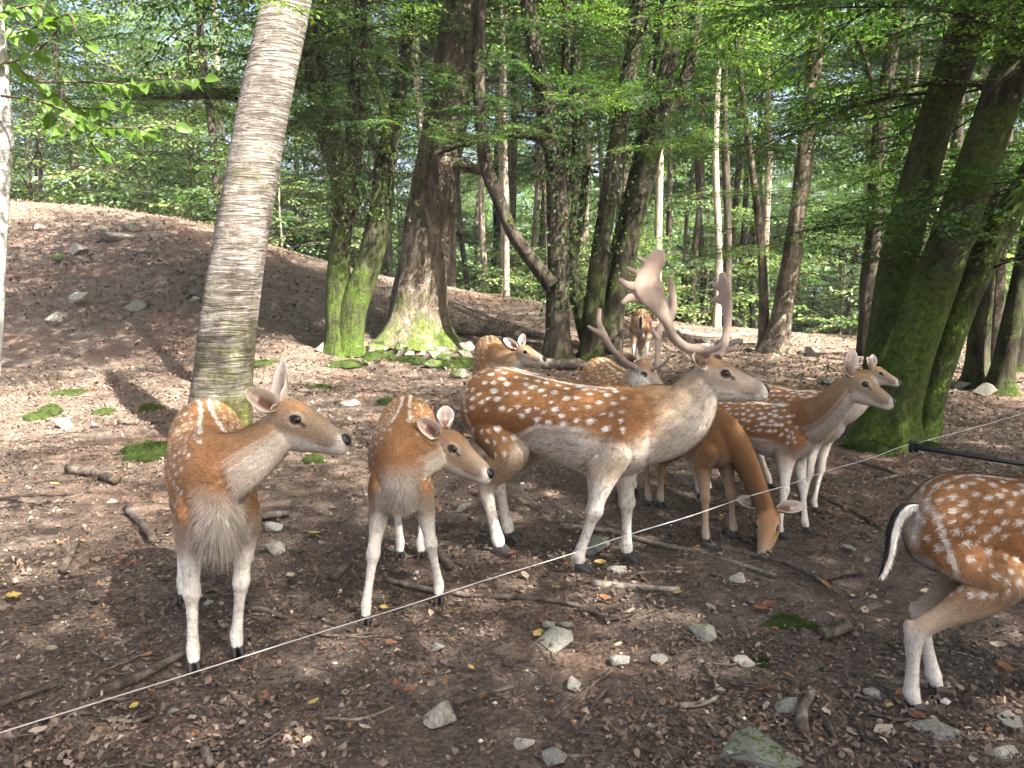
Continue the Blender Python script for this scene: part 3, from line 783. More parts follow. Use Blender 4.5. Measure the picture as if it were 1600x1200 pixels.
HEAD[:, 2] *= 1.10; HEAD[1:-1, 3] *= 1.13; HEAD[1:-1, 4] *= 1.22
def make_deer(name, label, hooves, H, head_eye, head_nose, roll=0.0, buck=False, voxel=0.006, hairs=60000, seed=1,
              ears=None, antlers=None, coat='spotted', yaw=None, root=None, neck_thick=1.0, neck_bow=0.02, width=1.0, fluff=0.0, tail='down',
              head_scale=1.0, neck_root=(0.30, 0.0, 0.69), length=1.0, category='deer', hind_lift=0.0, neck_fwd=0.18, neck_s=1.0, leg_thick=1.15, stifle_fwd=0.0, spot_amount=1.0):
    """hooves: world points front-left, front-right, hind-left, hind-right (the animal's own left and right)"""
    rg = np.random.default_rng(seed)
    hv = [np.array(h) for h in hooves]
    fm, hm = (hv[0] + hv[1]) / 2, (hv[2] + hv[3]) / 2
    if yaw is None:
        d = fm - hm; yaw = math.atan2(d[1], d[0])
    base = np.array(root) if root is not None else (fm + hm) / 2
    base = np.array([base[0], base[1], gz(base[0], base[1])])
    R = np.array(Matrix.Rotation(yaw, 3, 'Z'))
    k = H / 0.85
    def loc(p): return (np.array(p) - base) @ R        # world -> deer axes (metres)
    hl = [loc(h) for h in hv]
    e_l, n_l = loc(head_eye), loc(head_nose)           # middle of the head between the eyes, and the nose tip
    soup = Soup()
    TT = TORSO_BUCK if buck else TORSO_DOE
    Y, Z, X = np.array([0, 1., 0]), np.array([0, 0, 1.]), np.array([1., 0, 0])
    st = [np.concatenate([[x * k * length, 0, z * k], Y, Z, [w * k * width, up * k, dn * k]]) for x, z, w, up, dn in TT]
    soup.add(*tube_np(st, 26, 3), part=0)
    # head frame
    hf = norm(n_l - e_l); side = norm(np.cross(Z, hf)); up = np.cross(hf, side)
    # the nose lies below the head axis: tilt so that the eye-nose line matches
    L = np.linalg.norm(n_l - e_l); hs = L / 0.178 * head_scale
    tilt = math.atan2(0.052, 0.172)
    hfa = hf * math.cos(tilt) + up * math.sin(tilt); upa = up * math.cos(tilt) - hf * math.sin(tilt)
    cr, sr = math.cos(roll), math.sin(roll)
    side, upa = side * cr + upa * sr, upa * cr - side * sr
    HX, HY, HZ = hfa, side, upa
    ho = e_l - HX * 0.108 * hs - HZ * 0.002 * hs
    def hp(x, y, z): return ho + (HX * x + HY * y + HZ * z) * hs
    st = [np.concatenate([hp(x, 0, z), HY, HZ, [w * hs, u_ * hs, dn * hs]]) for x, z, w, u_, dn in HEAD]
    soup.add(*tube_np(st, 22, 3), part=2)
    for sg in (-1, 1):
        soup.add(*ball_np(hp(.098, sg * .040, .016), np.array([.030, .015, .010]) * hs, HX, HY, HZ), D=None, part=2)
        soup.add(*ball_np(hp(.085, sg * .034, -.045), np.array([.045, .017, .026]) * hs, HX, HY, HZ), part=2)
        soup.add(*ball_np(hp(.262, sg * .017, -.046), np.array([.014, .012, .013]) * hs, HX, HY, HZ), part=2)
    soup.add(*ball_np(hp(.222, 0, -.076), np.array([.046, .019, .014]) * hs, HX, HY, HZ), part=2)
    if buck:
        for sg in (-1, 1):
            soup.add(*ball_np(hp(.045, sg * .026, .035), np.array([.022, .018, .03]) * hs, HX, HY, HZ), part=2)
    # neck
    if buck: neck_root = (.30, 0, .635)
    n0 = np.array(neck_root) * k * np.array([length, 1, 1])
    n3 = hp(.028, 0, -.035)
    dist = np.linalg.norm(n3 - n0)
    up0 = norm(np.array([0.62, 0, 0.78]))
    p1 = n0 + (X * neck_fwd + Z * 0.03 + norm(n3 - n0) * 0.06) * k
    if neck_s: p2 = n3 + (-Z * 0.30 - HX * 0.16) * dist * neck_s
    else: p2 = n3 - (HX * 0.25 + norm(n3 - n0) * 0.9 - HZ * 0.15) * dist * 0.24
    ts = np.linspace(0, 1, 9)
    def bez(t): return (1 - t) ** 3 * n0 + 3 * (1 - t) ** 2 * t * p1 + 3 * (1 - t) * t * t * p2 + t ** 3 * n3
    def dbez(t): return norm(3 * (1 - t) ** 2 * (p1 - n0) + 6 * (1 - t) * t * (p2 - p1) + 3 * t * t * (n3 - p2))
    fr = []; sd = Y.copy()                  # carry the side axis along the curve, then share out the twist that is left
    for t in ts:
        tg = dbez(t); sd = norm(sd - tg * np.dot(sd, tg)); fr.append(sd)
    tg = dbez(1.0); he = norm(HY - tg * np.dot(HY, tg))
    twist = math.atan2(np.dot(np.cross(fr[-1], he), tg), np.dot(fr[-1], he))
    st = []
    nb = (1.12 if buck else 1.0) * neck_thick
    for t in ts:
        c = bez(t); tg = dbez(t); s0 = fr[int(round(t * 8))]
        sd = s0 * math.cos(twist * t) + np.cross(tg, s0) * math.sin(twist * t); uu = np.cross(tg, sd)
        rv = np.interp(t, [0, .25, .55, .85, 1], [.150, .132, .100, .080, .068]) * k * nb
        rw = np.interp(t, [0, .25, .55, .85, 1], [.088, .080, .064, .056, .050]) * k * nb
        if buck: rv *= 1 + 0.16 * math.sin(t * math.pi)
        st.append(np.concatenate([c, sd, uu, [rw, rv * .95, rv * 1.05]]))
    soup.add(*tube_np(st, 22, 3), part=1)
    if buck:   # the throat lump
        t = .80; c = (1 - t) ** 3 * n0 + 3 * (1 - t) ** 2 * t * p1 + 3 * (1 - t) * t * t * p2 + t ** 3 * n3
        soup.add(*ball_np(hp(.03, 0, -.085), np.array([.035, .022, .026]) * hs, HX, HY, HZ), part=1)
    # legs
    def leg(pts, part, sgn, hoof):
        st = []
        P = np.array([p[0] for p in pts])
        for i, (p, rf, rl) in enumerate(pts):
            a = P[min(i + 1, len(P) - 1)] - P[max(i - 1, 0)]
            tg = norm(a); sd = norm(Y - tg * np.dot(Y, tg)); uu = np.cross(sd, tg)
            kk = k * (1 if i < 2 else 1 + (leg_thick - 1) * min(1, (i - 1) / 2))
            st.append(np.concatenate([p, sd, uu, [rl * kk, rf * kk, rf * kk]]))
        soup.add(*tube_np(st, 16, 4), part=part)
    hoof_at = []
    for i, sg in ((0, 1), (1, -1)):
        h = hl[i]
        sh = np.array([.27, sg * .062, .68]) * k; pt = np.array([.325, sg * .082 * width, .565]) * k; el = np.array([.275, sg * .088 * width, .475]) * k
        sh[0] *= length; pt[0] *= length; el[0] *= length
        dx = h[0] - el[0]
        pt = pt + X * dx * 0.12; el = el + X * dx * 0.12
        fet = h + np.array([-.022, 0, .072]) * k
        car = el + (fet - el) * 0.50 + X * 0.014 * k
        ax = norm(fet - car)
        leg([(sh, .075, .040), (pt, .082, .050), (el, .064, .044), (el + (car - el) * .35, .040, .034), (el + (car - el) * .75, .025, .024), (car - X * 0, .0255, .0265),
             (car + (fet - car) * .18, .0175, .0185), (car + (fet - car) * .55, .0140, .0155), (car + (fet - car) * .88, .0165, .0175), (fet, .0195, .020), (fet * .5 + h * .5 + Z * .004 * k, .0155, .018), (h + np.array([-.004, 0, .024 * leg_thick]) * k, .0155, .018)], 3, sg, h)
        hoof_at.append((h, i))
    for i, sg in ((2, 1), (3, -1)):
        h = hl[i]
        hip = np.array([-.31 * length, sg * .065, .71]) * k; th = np.array([-.30 * length, sg * .088 * width, .60]) * k
        sti = np.array([-.225 * length, sg * .100 * width, .485]) * k
        fet = h + np.array([-.026, 0, .075]) * k
        dx = fet[0] - (-.375 * k * length)
        sti = sti + X * dx * .30 + Z * hind_lift; th = th + X * dx * .12
        sti = sti + X * stifle_fwd * k
        hock = fet + Z * .228 * k - X * (.035 * k + .30 * max(-.1, min(.1, dx)))
        hock[1] += (sti[1] - fet[1]) * .4
        back = -X
        leg([(hip, .105, .046), (th, .112, .055), (sti, .080, .047), (sti + (hock - sti) * .38, .050, .037), (sti + (hock - sti) * .72, .030, .024), (hock + (sti - hock) * .06, .029, .0225),
             (hock + (fet - hock) * .12, .0245, .0205), (hock + (fet - hock) * .5, .0160, .0165), (hock + (fet - hock) * .86, .0175, .0180), (fet, .0205, .021), (fet * .5 + h * .5 + Z * .004 * k, .0160, .018), (h + np.array([-.004, 0, .024 * leg_thick]) * k, .0155, .018)], 4, sg, h)
        soup.add(*ball_np(hock + back * .024 * k + Z * .020 * k, np.array([.015, .012, .026]) * k * leg_thick ** .5, X, Y, Z), part=4)
        hoof_at.append((h, i))
    me, W, NN, part, P, D = soup.fuse(voxel, max(4, int(round(10 * .006 / voxel))))
    # ---- coat colours, as the animal has them
    rufous = np.array([.27, .124, .047]); dark = np.array([.17, .075, .03]); pale = np.array([.64, .57, .485]); tan = np.array([.30, .19, .108]); white = np.array([.80, .75, .67]); grey = np.array([.34, .27, .20])
    if coat == 'plain': rufous = np.array([.27, .125, .052]); pale = np.array([.34, .235, .15]); tan = np.array([.30, .17, .085])
    if coat == 'fawn': rufous = np.array([.295, .142, .058])
    x, y, z = W[:, 0] / (k * length), W[:, 1] / k, W[:, 2] / k
    nz, ny, nx = NN[:, 2], NN[:, 1], NN[:, 0]
    wob = np.array([noise.noise(Vector(p) * 9.0) for p in W]) * .5 + np.array([noise.noise(Vector(p) * 30.0) for p in W]) * .25
    C = np.tile(rufous, (len(W), 1))
    def blend(C, c, f): return C * (1 - f[:, None]) + np.asarray(c) * f[:, None]
    body = (part == 0) | (part >= 3)
    trunkm = body.astype(float)
    # belly and flank
    line = np.interp(x, [-.45, -.22, -.12, -.02, .2, .35, .5], [.44, .46, .54, .60, .60, .56, .60]) + (.03 if buck else -.035)
    line = np.where((part == 4) & (x < -.16), np.minimum(line, .45), line)
    f = smooth(.045, -.055, z - line + wob * .04) * trunkm
    C = blend(C, pale, f * (.92 if coat != 'plain' else .55))
    C = blend(C, white, smooth(-.35, -.75, nz) * trunkm * (.6 if coat != 'plain' else .25))
    # thighs and shoulders keep some tan on the outside
    f = smooth(.62, .50, z) * smooth(.38, .46, z) * (part >= 3) * smooth(.1, .6, np.abs(ny))
    C = blend(C, tan, f * .55)
    legf = np.where(part == 4, smooth(.36, .27, z + wob * .03), smooth(.46, .38, z + wob * .03)) * (part >= 3)
    C = blend(C, tan, smooth(.50, .40, z + wob * .05) * (part == 4) * .75)
    C = blend(C, np.array([.74, .68, .60]) if coat != 'plain' else np.array([.35, .24, .15]), legf)
    C = blend(C, tan, legf * smooth(.2, -.6, nx) * .30)
    C = blend(C, white, smooth(.2, .06, z) * (part >= 3) * (.55 if coat != 'plain' else .25))
    f = smooth(.28, .42, x) * smooth(.095, .045, np.abs(y) + wob * .02) * smooth(.1, .65, nx + wob * .3) * smooth(.70, .58, z + wob * .03) * (part == 0)
    C = blend(C, pale, f * (.95 if coat != 'plain' else .3))
    # rump: white edge
    f = smooth(-.425, -.45, x) * smooth(.55, .62, z) * smooth(.86, .76, z) * smooth(.07, .03, np.abs(y)) * body
    C = blend(C, white, f * .5)
    # neck and head
    nk = part == 1
    s_n, c_n = P[:, 0], P[:, 1]
    neck_up = tan * .9 + rufous * .25 if not buck else np.array([.40, .29, .19])
    C = np.where(nk[:, None], blend(np.tile(rufous, (len(W), 1)), neck_up, smooth(.15 if not buck else .0, .6 if not buck else .55, s_n + wob * .15)), C)
    C = blend(C, np.array([.62, .55, .46]) if coat != 'plain' else tan, smooth(.05 if not buck else .55, -.65, c_n + wob * .25) * nk * smooth(.02, .42, s_n + wob * .1 + np.clip(-nz, 0, 1) * .3) * (.95 if coat != 'plain' else .5))
    C = blend(C, rufous * .75, smooth(.86, .97, c_n) * nk * (.7 if not buck else .35))
    hd = part == 2
    hx = ((W - ho) @ HX) / hs; hy = ((W - ho) @ HY) / hs; hz = ((W - ho) @ HZ) / hs
    face = np.array([.31, .215, .135]) if not buck else np.array([.38, .30, .225])
    if coat == 'plain': face = np.array([.36, .21, .105])
    C = np.where(hd[:, None], face, C)
    hzc = hz + .02 + hx * .18
    C = blend(C, np.array([.36, .19, .085]), hd * smooth(.016, .040, hz + hx * .12) * smooth(.17, .10, hx) * .75)
    C = blend(C, np.array([.64, .58, .50]), hd * smooth(.002, -.030, hzc + wob * .01) * smooth(.05, .09, hx) * .8)
    C = blend(C, grey, hd * smooth(.19, .24, hx) * smooth(-.012, .004, hz + .052) * .6)
    for sg in (-1, 1):
        ec = np.array([.112, sg * .052, .001])
        de = np.sqrt(((hx - ec[0]) / 1.25) ** 2 + (hy - ec[1]) ** 2 + (hz - ec[2]) ** 2)
        C = blend(C, np.array([.60, .52, .42]), hd * smooth(.030, .021, de) * .5)
        C = blend(C, np.array([.05, .035, .025]), hd * smooth(.0190, .0160, de))
        dt = np.sqrt(((hx - .140) / 1.7) ** 2 + ((hy - sg * .048) / 1.5) ** 2 + ((hz + .012 + (hx - .14) * .5)) ** 2)
        C = blend(C, np.array([.07, .045, .03]), hd * smooth(.0095, .005, dt))
    mouth = np.abs(hz - (-.071 + (hx - .27) * -.06))
    C = blend(C, np.array([.10, .07, .055]), hd * smooth(.0045, .0015, mouth) * smooth(.165, .19, hx) * .75)
    C = blend(C, white, hd * smooth(.225, .25, hx) * smooth(-.062, -.070, hz) * .8)
    C = blend(C, white, hd * smooth(.245, .262, hx) * smooth(.010, .020, np.abs(hy)) * .6)
    # spots
    if coat != 'none':
        top = body & (nz > -.05) & (z > line + .03) & (x < .36)
        ids = np.where(top)[0]
        rg.shuffle(ids)
        pts, rad = [], []
        gap = (.036 if buck else .033) * k
        lim = 300
        for i in ids[:6000]:
            p = W[i]
            if abs(y[i]) < .045 and nz[i] > .8: continue
            if pts and np.min(np.linalg.norm(np.array(pts) - p, axis=1)) < gap * (0.9 + .5 * rg.random()): continue
            pts.append(p); rad.append(rg.uniform(.006, .0115 if not buck else .0125) * k * (.78 if coat == 'fawn' else 1))
            if len(pts) > lim: break
        for sg in (-1, 1):   # two rows of touching spots either side of the spine
            for xx in np.arange(-.40, .30, .022):
                if rg.random() < .12: continue
                yy = sg * (.026 + .008 * math.sin(xx * 9))
                sel = np.where(body & (np.abs(x - xx) < .03) & (nz > .5))[0]
                if len(sel) == 0: continue
                j = sel[np.argmin((x[sel] - xx) ** 2 + (y[sel] - yy) ** 2 * 2 - np.minimum(z[sel], 2) * 1e-4)]
                pts.append(W[j]); rad.append(rg.uniform(.007, .0095) * k)
        if coat == 'plain':
            keep = rg.random(len(pts)) < .55
            pts = [p for p, q in zip(pts, keep) if q]; rad = [r * .8 for r, q in zip(rad, keep) if q]
        kd = KDTree(len(W))
        for i, p in enumerate(W): kd.insert(p, i)
        kd.balance()
        strength = np.zeros(len(W))
        for p, r in zip(pts, rad):
            for co, i, dd in kd.find_range(p, r * 2.2):
                q = W[i] - p
                dd = math.sqrt((q[0] / 1.35) ** 2 + q[1] ** 2 + q[2] ** 2) + wob[i] * .004
                strength[i] = max(strength[i], float(smooth(r * 1.25, r * .75, dd)))
        amt = {'spotted': .92, 'fawn': .72, 'plain': .33}[coat] * spot_amount
        C = blend(C, dark * .5 + rufous * .5, smooth(.028, .012, np.abs(y)) * smooth(.6, .85, nz) * body * .5)
        C = blend(C, white, strength * amt)
        if buck or coat == 'spotted':   # pale line along the flank and down the thigh
            f = smooth(.014, .006, np.abs(z - line - .012 + wob * .006)) * smooth(-.25, -.15, x) * smooth(.25, .15, x) * (part == 0)
            C = blend(C, white, f * .55)
            f = smooth(.010, .004, np.abs(x + .385 - (z - .62) * -.28)) * smooth(.50, .56, z) * smooth(.80, .72, z) * body
            C = blend(C, white, f * .55)
    fine = np.array([noise.noise(Vector(p) * 55.0 + Vector((7, 3, 1))) for p in W]); lum = C.mean(axis=1)
    C = blend(C, np.array([.24, .19, .145]), smooth(.12, .5, fine) * smooth(.3, .45, lum) * (.55 if buck else .30))
    C = C * (1 + wob[:, None] * .34)
    C = np.clip(C * .92, .01, .95)
    cc = np.ones((len(W), 4), np.float32); cc[:, :3] = C
    ca = me.color_attributes.new('Col', 'FLOAT_COLOR', 'POINT'); ca.data.foreach_set('color', cc.ravel())
    me.polygons.foreach_set('use_smooth', np.ones(len(me.polygons), bool))
    me.materials.clear(); me.materials.append(M['coat'])
    root_o = empty(name, base, yaw)
    tag(root_o, label, category, 'fallow deer of the herd')
    body_o = obj('body', me, root_o)
    # ---- fur: short hairs lying back along the body
    if hairs:
        me.calc_loop_triangles()
        nt_ = len(me.loop_triangles)
        tri = np.empty(nt_ * 3, np.int32); me.loop_triangles.foreach_get('vertices', tri); tri = tri.reshape(-1, 3)
        a, b, c = W[tri[:, 0]], W[tri[:, 1]], W[tri[:, 2]]
        area = np.linalg.norm(np.cross(b - a, c - a), axis=1)
        wgt = area * np.where(part[tri[:, 0]] == 2, 1.6, 1.0)
        pick = rg.choice(nt_, hairs, p=wgt / wgt.sum())
        r1, r2 = rg.random(hairs), rg.random(hairs); sw = r1 + r2 > 1; r1[sw] = 1 - r1[sw]; r2[sw] = 1 - r2[sw]
        A, B_, C_ = W[tri[pick, 0]], W[tri[pick, 1]], W[tri[pick, 2]]
        p0 = A + (B_ - A) * r1[:, None] + (C_ - A) * r2[:, None]
        vi = tri[pick, 0]
        nn = norm(NN[vi]); flow = D[vi].copy(); pt_ = part[vi]
        flow[pt_ == 0] = np.array([-1, 0, -.35]); flow[pt_ == 1] = -flow[pt_ == 1] + np.array([0, 0, -.15]); flow[pt_ == 2] = -HX
        flow[pt_ >= 3] = flow[pt_ >= 3] * 1.0
        flow = flow + rg.normal(0, .22, flow.shape)
        flow = norm(flow - nn * np.sum(flow * nn, 1, keepdims=True))
        ln = rg.uniform(.010, .021, hairs) * k
        ln = np.where(pt_ == 2, ln * .45, ln); ln = np.where((pt_ >= 3) & (W[vi, 2] < .42 * k), ln * .55, ln)
        lift = rg.uniform(.12, .40, hairs)
        if fluff:
            fl = np.clip((W[vi, 0] / k - .30) * 8, 0, 1) * np.clip((.66 * k - W[vi, 2]) * 8, 0, 1) * ((pt_ == 0) | (pt_ == 1)) * np.clip((W[vi, 2] / k - .40) * 10, 0, 1)
            ln = ln * (1 + fl * fluff); lift = lift + fl * .18
            flow = norm(flow + np.array([0, 0, -1.2]) * fl[:, None])
        bel = ((nn[:, 2] < -.5) & (pt_ == 0)); ln[bel] *= 1.8
        tip = p0 + (flow * np.cos(lift)[:, None] + nn * np.sin(lift)[:, None]) * ln[:, None]
        wd = norm(np.cross(flow, nn)) * (rg.uniform(.0010, .0021, hairs) * k)[:, None]
        Vh = np.stack([p0 - wd - nn * .001, p0 + wd - nn * .001, tip], 1).reshape(-1, 3)
        br = np.clip(rg.normal(1.0, .27, hairs), .4, 1.8)[:, None]
        hc = np.clip(C[vi] * br, .008, .95)
        hcol = np.repeat(hc, 3, axis=0); hcol[2::3] = np.clip(hcol[2::3] * 1.15, 0, .95)
        fm_ = mesh_np('fur', Vh, np.arange(hairs * 3).reshape(-1, 3), None, hcol, M['fur'], True, np.repeat(nn, 3, axis=0))
        fo = obj('fur', fm_, root_o)
        fo['kind'] = 'stuff'
    # ---- hooves
    kh = k * max(1.0, leg_thick * .95)
    for h, i in hoof_at:
        for tg in (-1, 1):
            bm = bmesh.new()
            prof = [(-.020, .012, .012, .030), (-.008, .012, .014, .034), (.010, .011, .012, .028), (.026, .006, .007, .016), (.034, .002, .003, .008)]
            rings = []
            for px, w0, w1, hh in prof:
                ring = []
                for (yy, zz) in ((-w1, 0), (w1, 0), (w0, hh * .6), (w0 * .55, hh), (-w0 * .55, hh), (-w0, hh * .6)):
                    ring.append(bm.verts.new(Vector((h[0] + px * kh, h[1] + (tg * .0115 + yy * .85) * kh, h[2] + zz * kh))))
                rings.append(ring)
            for r0, r1_ in zip(rings, rings[1:]):
                for j in range(6): bm.faces.new((r0[j], r0[(j + 1) % 6], r1_[(j + 1) % 6], r1_[j]))
            bm.faces.new(rings[0][::-1]); bm.faces.new(rings[-1])
            bmesh.ops.recalc_face_normals(bm, faces=bm.faces)
            hm_ = bpy.data.meshes.new('hoof'); bm.to_mesh(hm_); bm.free()
            obj('hoof', hm_, root_o, M['hoof'])
    # ---- eyes, nose
    for sg in (-1, 1):
        V, q, t = ball_np(hp(.112, sg * .0450, .001), np.array([.0165, .0125, .0125]) * hs * (.86 if buck else 1), HX, HY, HZ, 16, 10)
        obj('eye', mesh_np('eye', V, t, q, None, M['eye']), root_o)
    st = [np.concatenate([hp(x_, 0, z_), HY, HZ, [w * hs, u_ * hs, dn * hs]]) for x_, z_, w, u_, dn in
          ((.256, -.036, .006, .006, .004), (.264, -.037, .019, .012, .014), (.274, -.041, .0215, .012, .018), (.2830, -.048, .0175, .011, .014), (.2880, -.053, .007, .005, .006))]
    V, q, t, _, _ = tube_np(st, 16, 3)
    obj('nose', mesh_np('nose', V, t, q, None, M['nose']), root_o)
    # ---- ears: cupped leaves of skin
    for sg, key in ((1, 0), (-1, 1)):
        ed, eo, el_ = (ears[key] if ears else ((-.35, sg * .80, .48), (.8, sg * .35, .25), .135))
        d = norm(HX * ed[0] + HY * ed[1] + HZ * ed[2])
        o_ = HX * eo[0] + HY * eo[1] + HZ * eo[2]; o_ = norm(o_ - d * np.dot(o_, d))    # the way the opening faces
        w_ = np.cross(d, o_)
        b0 = hp(.008, sg * .038, .022)
        nu, nv = 15, 11
        V, Cc = [], []
        for layer in (0, 1):
            for i in range(nu):
                u_ = i / (nu - 1)
                wid = np.interp(u_, [0, .12, .3, .5, .7, .88, 1], [.016, .023, .033, .035, .031, .021, .006]) * hs
                cup = np.interp(u_, [0, .15, .4, .8, 1], [2.75, 2.3, 1.45, .95, .6])
                for j in range(nv):
                    v_ = (j / (nv - 1) - .5) * 2
                    an = v_ * cup
                    rad = wid / max(math.sin(min(cup, 1.57)), .35)
                    off = w_ * math.sin(an) * rad + o_ * (1 - math.cos(an)) * rad
                    th_ = .0035 * hs * (1 - .6 * u_) * (1 - .5 * abs(v_))
                    off = off + (-o_ * math.cos(an) + w_ * math.sin(an)) * th_ * layer
                    V.append(b0 + d * (u_ * el_ * hs - .004 * hs) + off + o_ * (u_ * u_ * .012 * hs) - o_ * .006 * hs)
                    if layer == 0:
                        stripe = .5 + .5 * math.cos(v_ * 11) if u_ < .75 else 1
                        cin = np.array([.56, .44, .36]) * (.52 + .48 * stripe)
                        if abs(v_) < .25 and u_ < .45: cin = np.array([.16, .085, .06])
                        if abs(v_) > .75: cin = np.array([.66, .60, .53])
                        Cc.append(cin)
                    else:
                        cb = np.array([.42, .34, .26]) if coat != 'plain' else np.array([.32, .19, .10])
                        if u_ > .82: cb = cb * .75
                        if abs(v_) > .8: cb = np.array([.60, .54, .47])
                        Cc.append(cb)
        V = np.array(V); n1 = nu * nv
        q = []
        for i in range(nu - 1):
            for j in range(nv - 1):
                a_ = i * nv + j
                q.append((a_, a_ + 1, a_ + nv + 1, a_ + nv)); q.append((n1 + a_, n1 + a_ + nv, n1 + a_ + nv + 1, n1 + a_ + 1))
        for i in range(nu - 1):
            for j in (0, nv - 1):
                a_ = i * nv + j; e_ = (a_, a_ + nv, n1 + a_ + nv, n1 + a_)
                q.append(e_ if j == 0 else e_[::-1])
        for j in range(nv - 1):
            a_ = (nu - 1) * nv + j; q.append((a_, a_ + 1, n1 + a_ + 1, n1 + a_))
        obj('ear', mesh_np('ear', V, None, np.array(q), np.array(Cc), M['ear']), root_o)
    # ---- tail
    tr = np.array([-.445 * length, 0, .735]) * k
    if tail == 'long':
        pth = [(0.03, 0, .0), (-.02, .0, -.002), (-.052, .004, -.04), (-.066, .006, -.10), (-.070, .006, -.16), (-.082, .008, -.22), (-.10, .01, -.265)]
        rs_ = [.016, .020, .022, .022, .019, .012, .003]
    else:
        pth = [(0.03, 0, .0), (-.006, 0, -.004), (-.022, .0, -.04), (-.026, 0, -.09), (-.024, 0, -.135), (-.022, 0, -.17)]
        rs_ = [.015, .020, .022, .021, .015, .003]
    st = [np.concatenate([tr + np.array(p) * k, Y, norm(np.array([-1., 0, .2])), [r * k, r * k * .7, r * k * .6]]) for p, r in zip(pth, rs_)]
    V, q, t, Pp, _ = tube_np(st, 14, 4)
    tc_ = np.where((Pp[:, 1] > .45)[:, None], np.array([.03, .024, .02]), white * .95) * (1 + rg.normal(0, .1, len(V)))[:, None]
    tm = mesh_np('tail', V, t, q, np.clip(tc_, .01, .95), M['coat'])
    to = obj('tail', tm, root_o)
    nh = 3500
    kd2 = rg.integers(0, len(V) - 30, nh)
    nn = norm(V[kd2] - np.repeat(np.array([s_[:3] for s_ in catmull(np.array(st), 4)]), 14, axis=0)[np.minimum(kd2, 14 * (len(V) // 14) - 1) % (14 * ((len(V) - 2) // 14))])
    dn_ = norm(np.array([-.15, 0, -1.]) + rg.normal(0, .16, (nh, 3)) + nn * .25)
    wd = norm(np.cross(dn_, nn)) * .0010 * k
    tip = V[kd2] + dn_ * (rg.uniform(.012, .034, nh) * k)[:, None]
    Vh = np.stack([V[kd2] - wd, V[kd2] + wd, tip], 1).reshape(-1, 3)
    fo = obj('tail_hair', mesh_np('tail_hair', Vh, np.arange(nh * 3).reshape(-1, 3), None, np.repeat(np.clip(tc_[kd2] * rg.normal(1, .15, nh)[:, None], .01, .95), 3, axis=0), M['fur'], True, np.repeat(nn, 3, axis=0)), to)
    fo['kind'] = 'stuff'
    # ---- antlers in velvet
    if antlers:
        for an in antlers:
            sp = Soup()
            allp = []
            for tube in an:      # rows of world point, radius in plane, radius across; the plane's normal
                nrm = loc(np.array(tube['n']) + base)
                pts_ = [loc(p) for p, _, _ in tube['p']]
                st = []
                for i, (p, (_, ra, rb)) in enumerate(zip(pts_, tube['p'])):
                    tg = norm(pts_[min(i + 1, len(pts_) - 1)] - pts_[max(i - 1, 0)])
                    bb = norm(nrm - tg * np.dot(nrm, tg)); aa = np.cross(tg, bb)
                    st.append(np.concatenate([p, aa, bb, [ra, rb, rb]]))
                V, q, t, P_, D_ = tube_np(st, 14, 4); sp.add(V, q, t, P_, D_)
            am, Wa, Na, _, _, _ = sp.fuse(.0055, 3)
            hgt = np.clip((Wa[:, 2] - Wa[:, 2].min()) / (np.ptp(Wa[:, 2]) + 1e-6), 0, 1)
            ac = np.array([.285, .22, .175])[None] * (1 + .10 * np.array([noise.noise(Vector(p) * 22) for p in Wa])[:, None]) + np.array([.06, .03, .02]) * hgt[:, None]
            cc = np.ones((len(Wa), 4), np.float32); cc[:, :3] = ac
            ca = am.color_attributes.new('Col', 'FLOAT_COLOR', 'POINT'); ca.data.foreach_set('color', cc.ravel())
            am.polygons.foreach_set('use_smooth', np.ones(len(am.polygons), bool))
            am.materials.clear()
            obj('antler', am, root_o, M['velvet'])
    print(name, label[:40], 'head', round(hs * .283, 3), 'hind-front', round(float(np.linalg.norm(fm - hm)), 2), 'tris', len(me.polygons) * 2, 'neck', round(float(dist), 2))
    return root_o
def Gp(u, v): return gpt(u, v)
def W3(u, v, y): return np.array(at(u, v, y))
NEAR_EAR = ((-.30, -.80, .50), (.8, -.45, .3), .130)
make_deer('fallow_deer', 'young spotted doe beside the leaning trunk, head in profile above a fluffy white chest',
          [Gp(372, 1024), Gp(304, 1048), Gp(380, 940), Gp(287, 940)], 0.875, W3(474, 651, 2.66), W3(543, 690, 2.61), voxel=.005, hairs=120000, seed=11, fluff=2.6, coat='fawn', neck_thick=.90, yaw=math.radians(-66), root=(gpt(372,1024)*.25+gpt(304,1048)*.25+gpt(380,940)*.25+gpt(287,940)*.25)+Vector((.02,0,0)),
          ears=[((-.25, .25, .95), (-.3, -.9, 0.0), .150), NEAR_EAR])
make_deer('fallow_deer', 'small spotted fawn with splayed front legs, head lowered beside the big stag\'s rump',
          [Gp(686, 940), Gp(572, 974), Gp(658, 872), Gp(625, 872)], 0.81, W3(717, 697, 3.10), W3(767, 742, 3.03), voxel=.005, hairs=110000, seed=12, fluff=.8, coat='fawn', neck_thick=.92,
          ears=[((-.55, .70, .35), (.3, -.7, .5), .150), NEAR_EAR])
def tine(pts, n): return {'n': n, 'p': [(W3(u, v, y), a, b) for u, v, y, a, b in pts]}
CN = (.15, -1, .1)
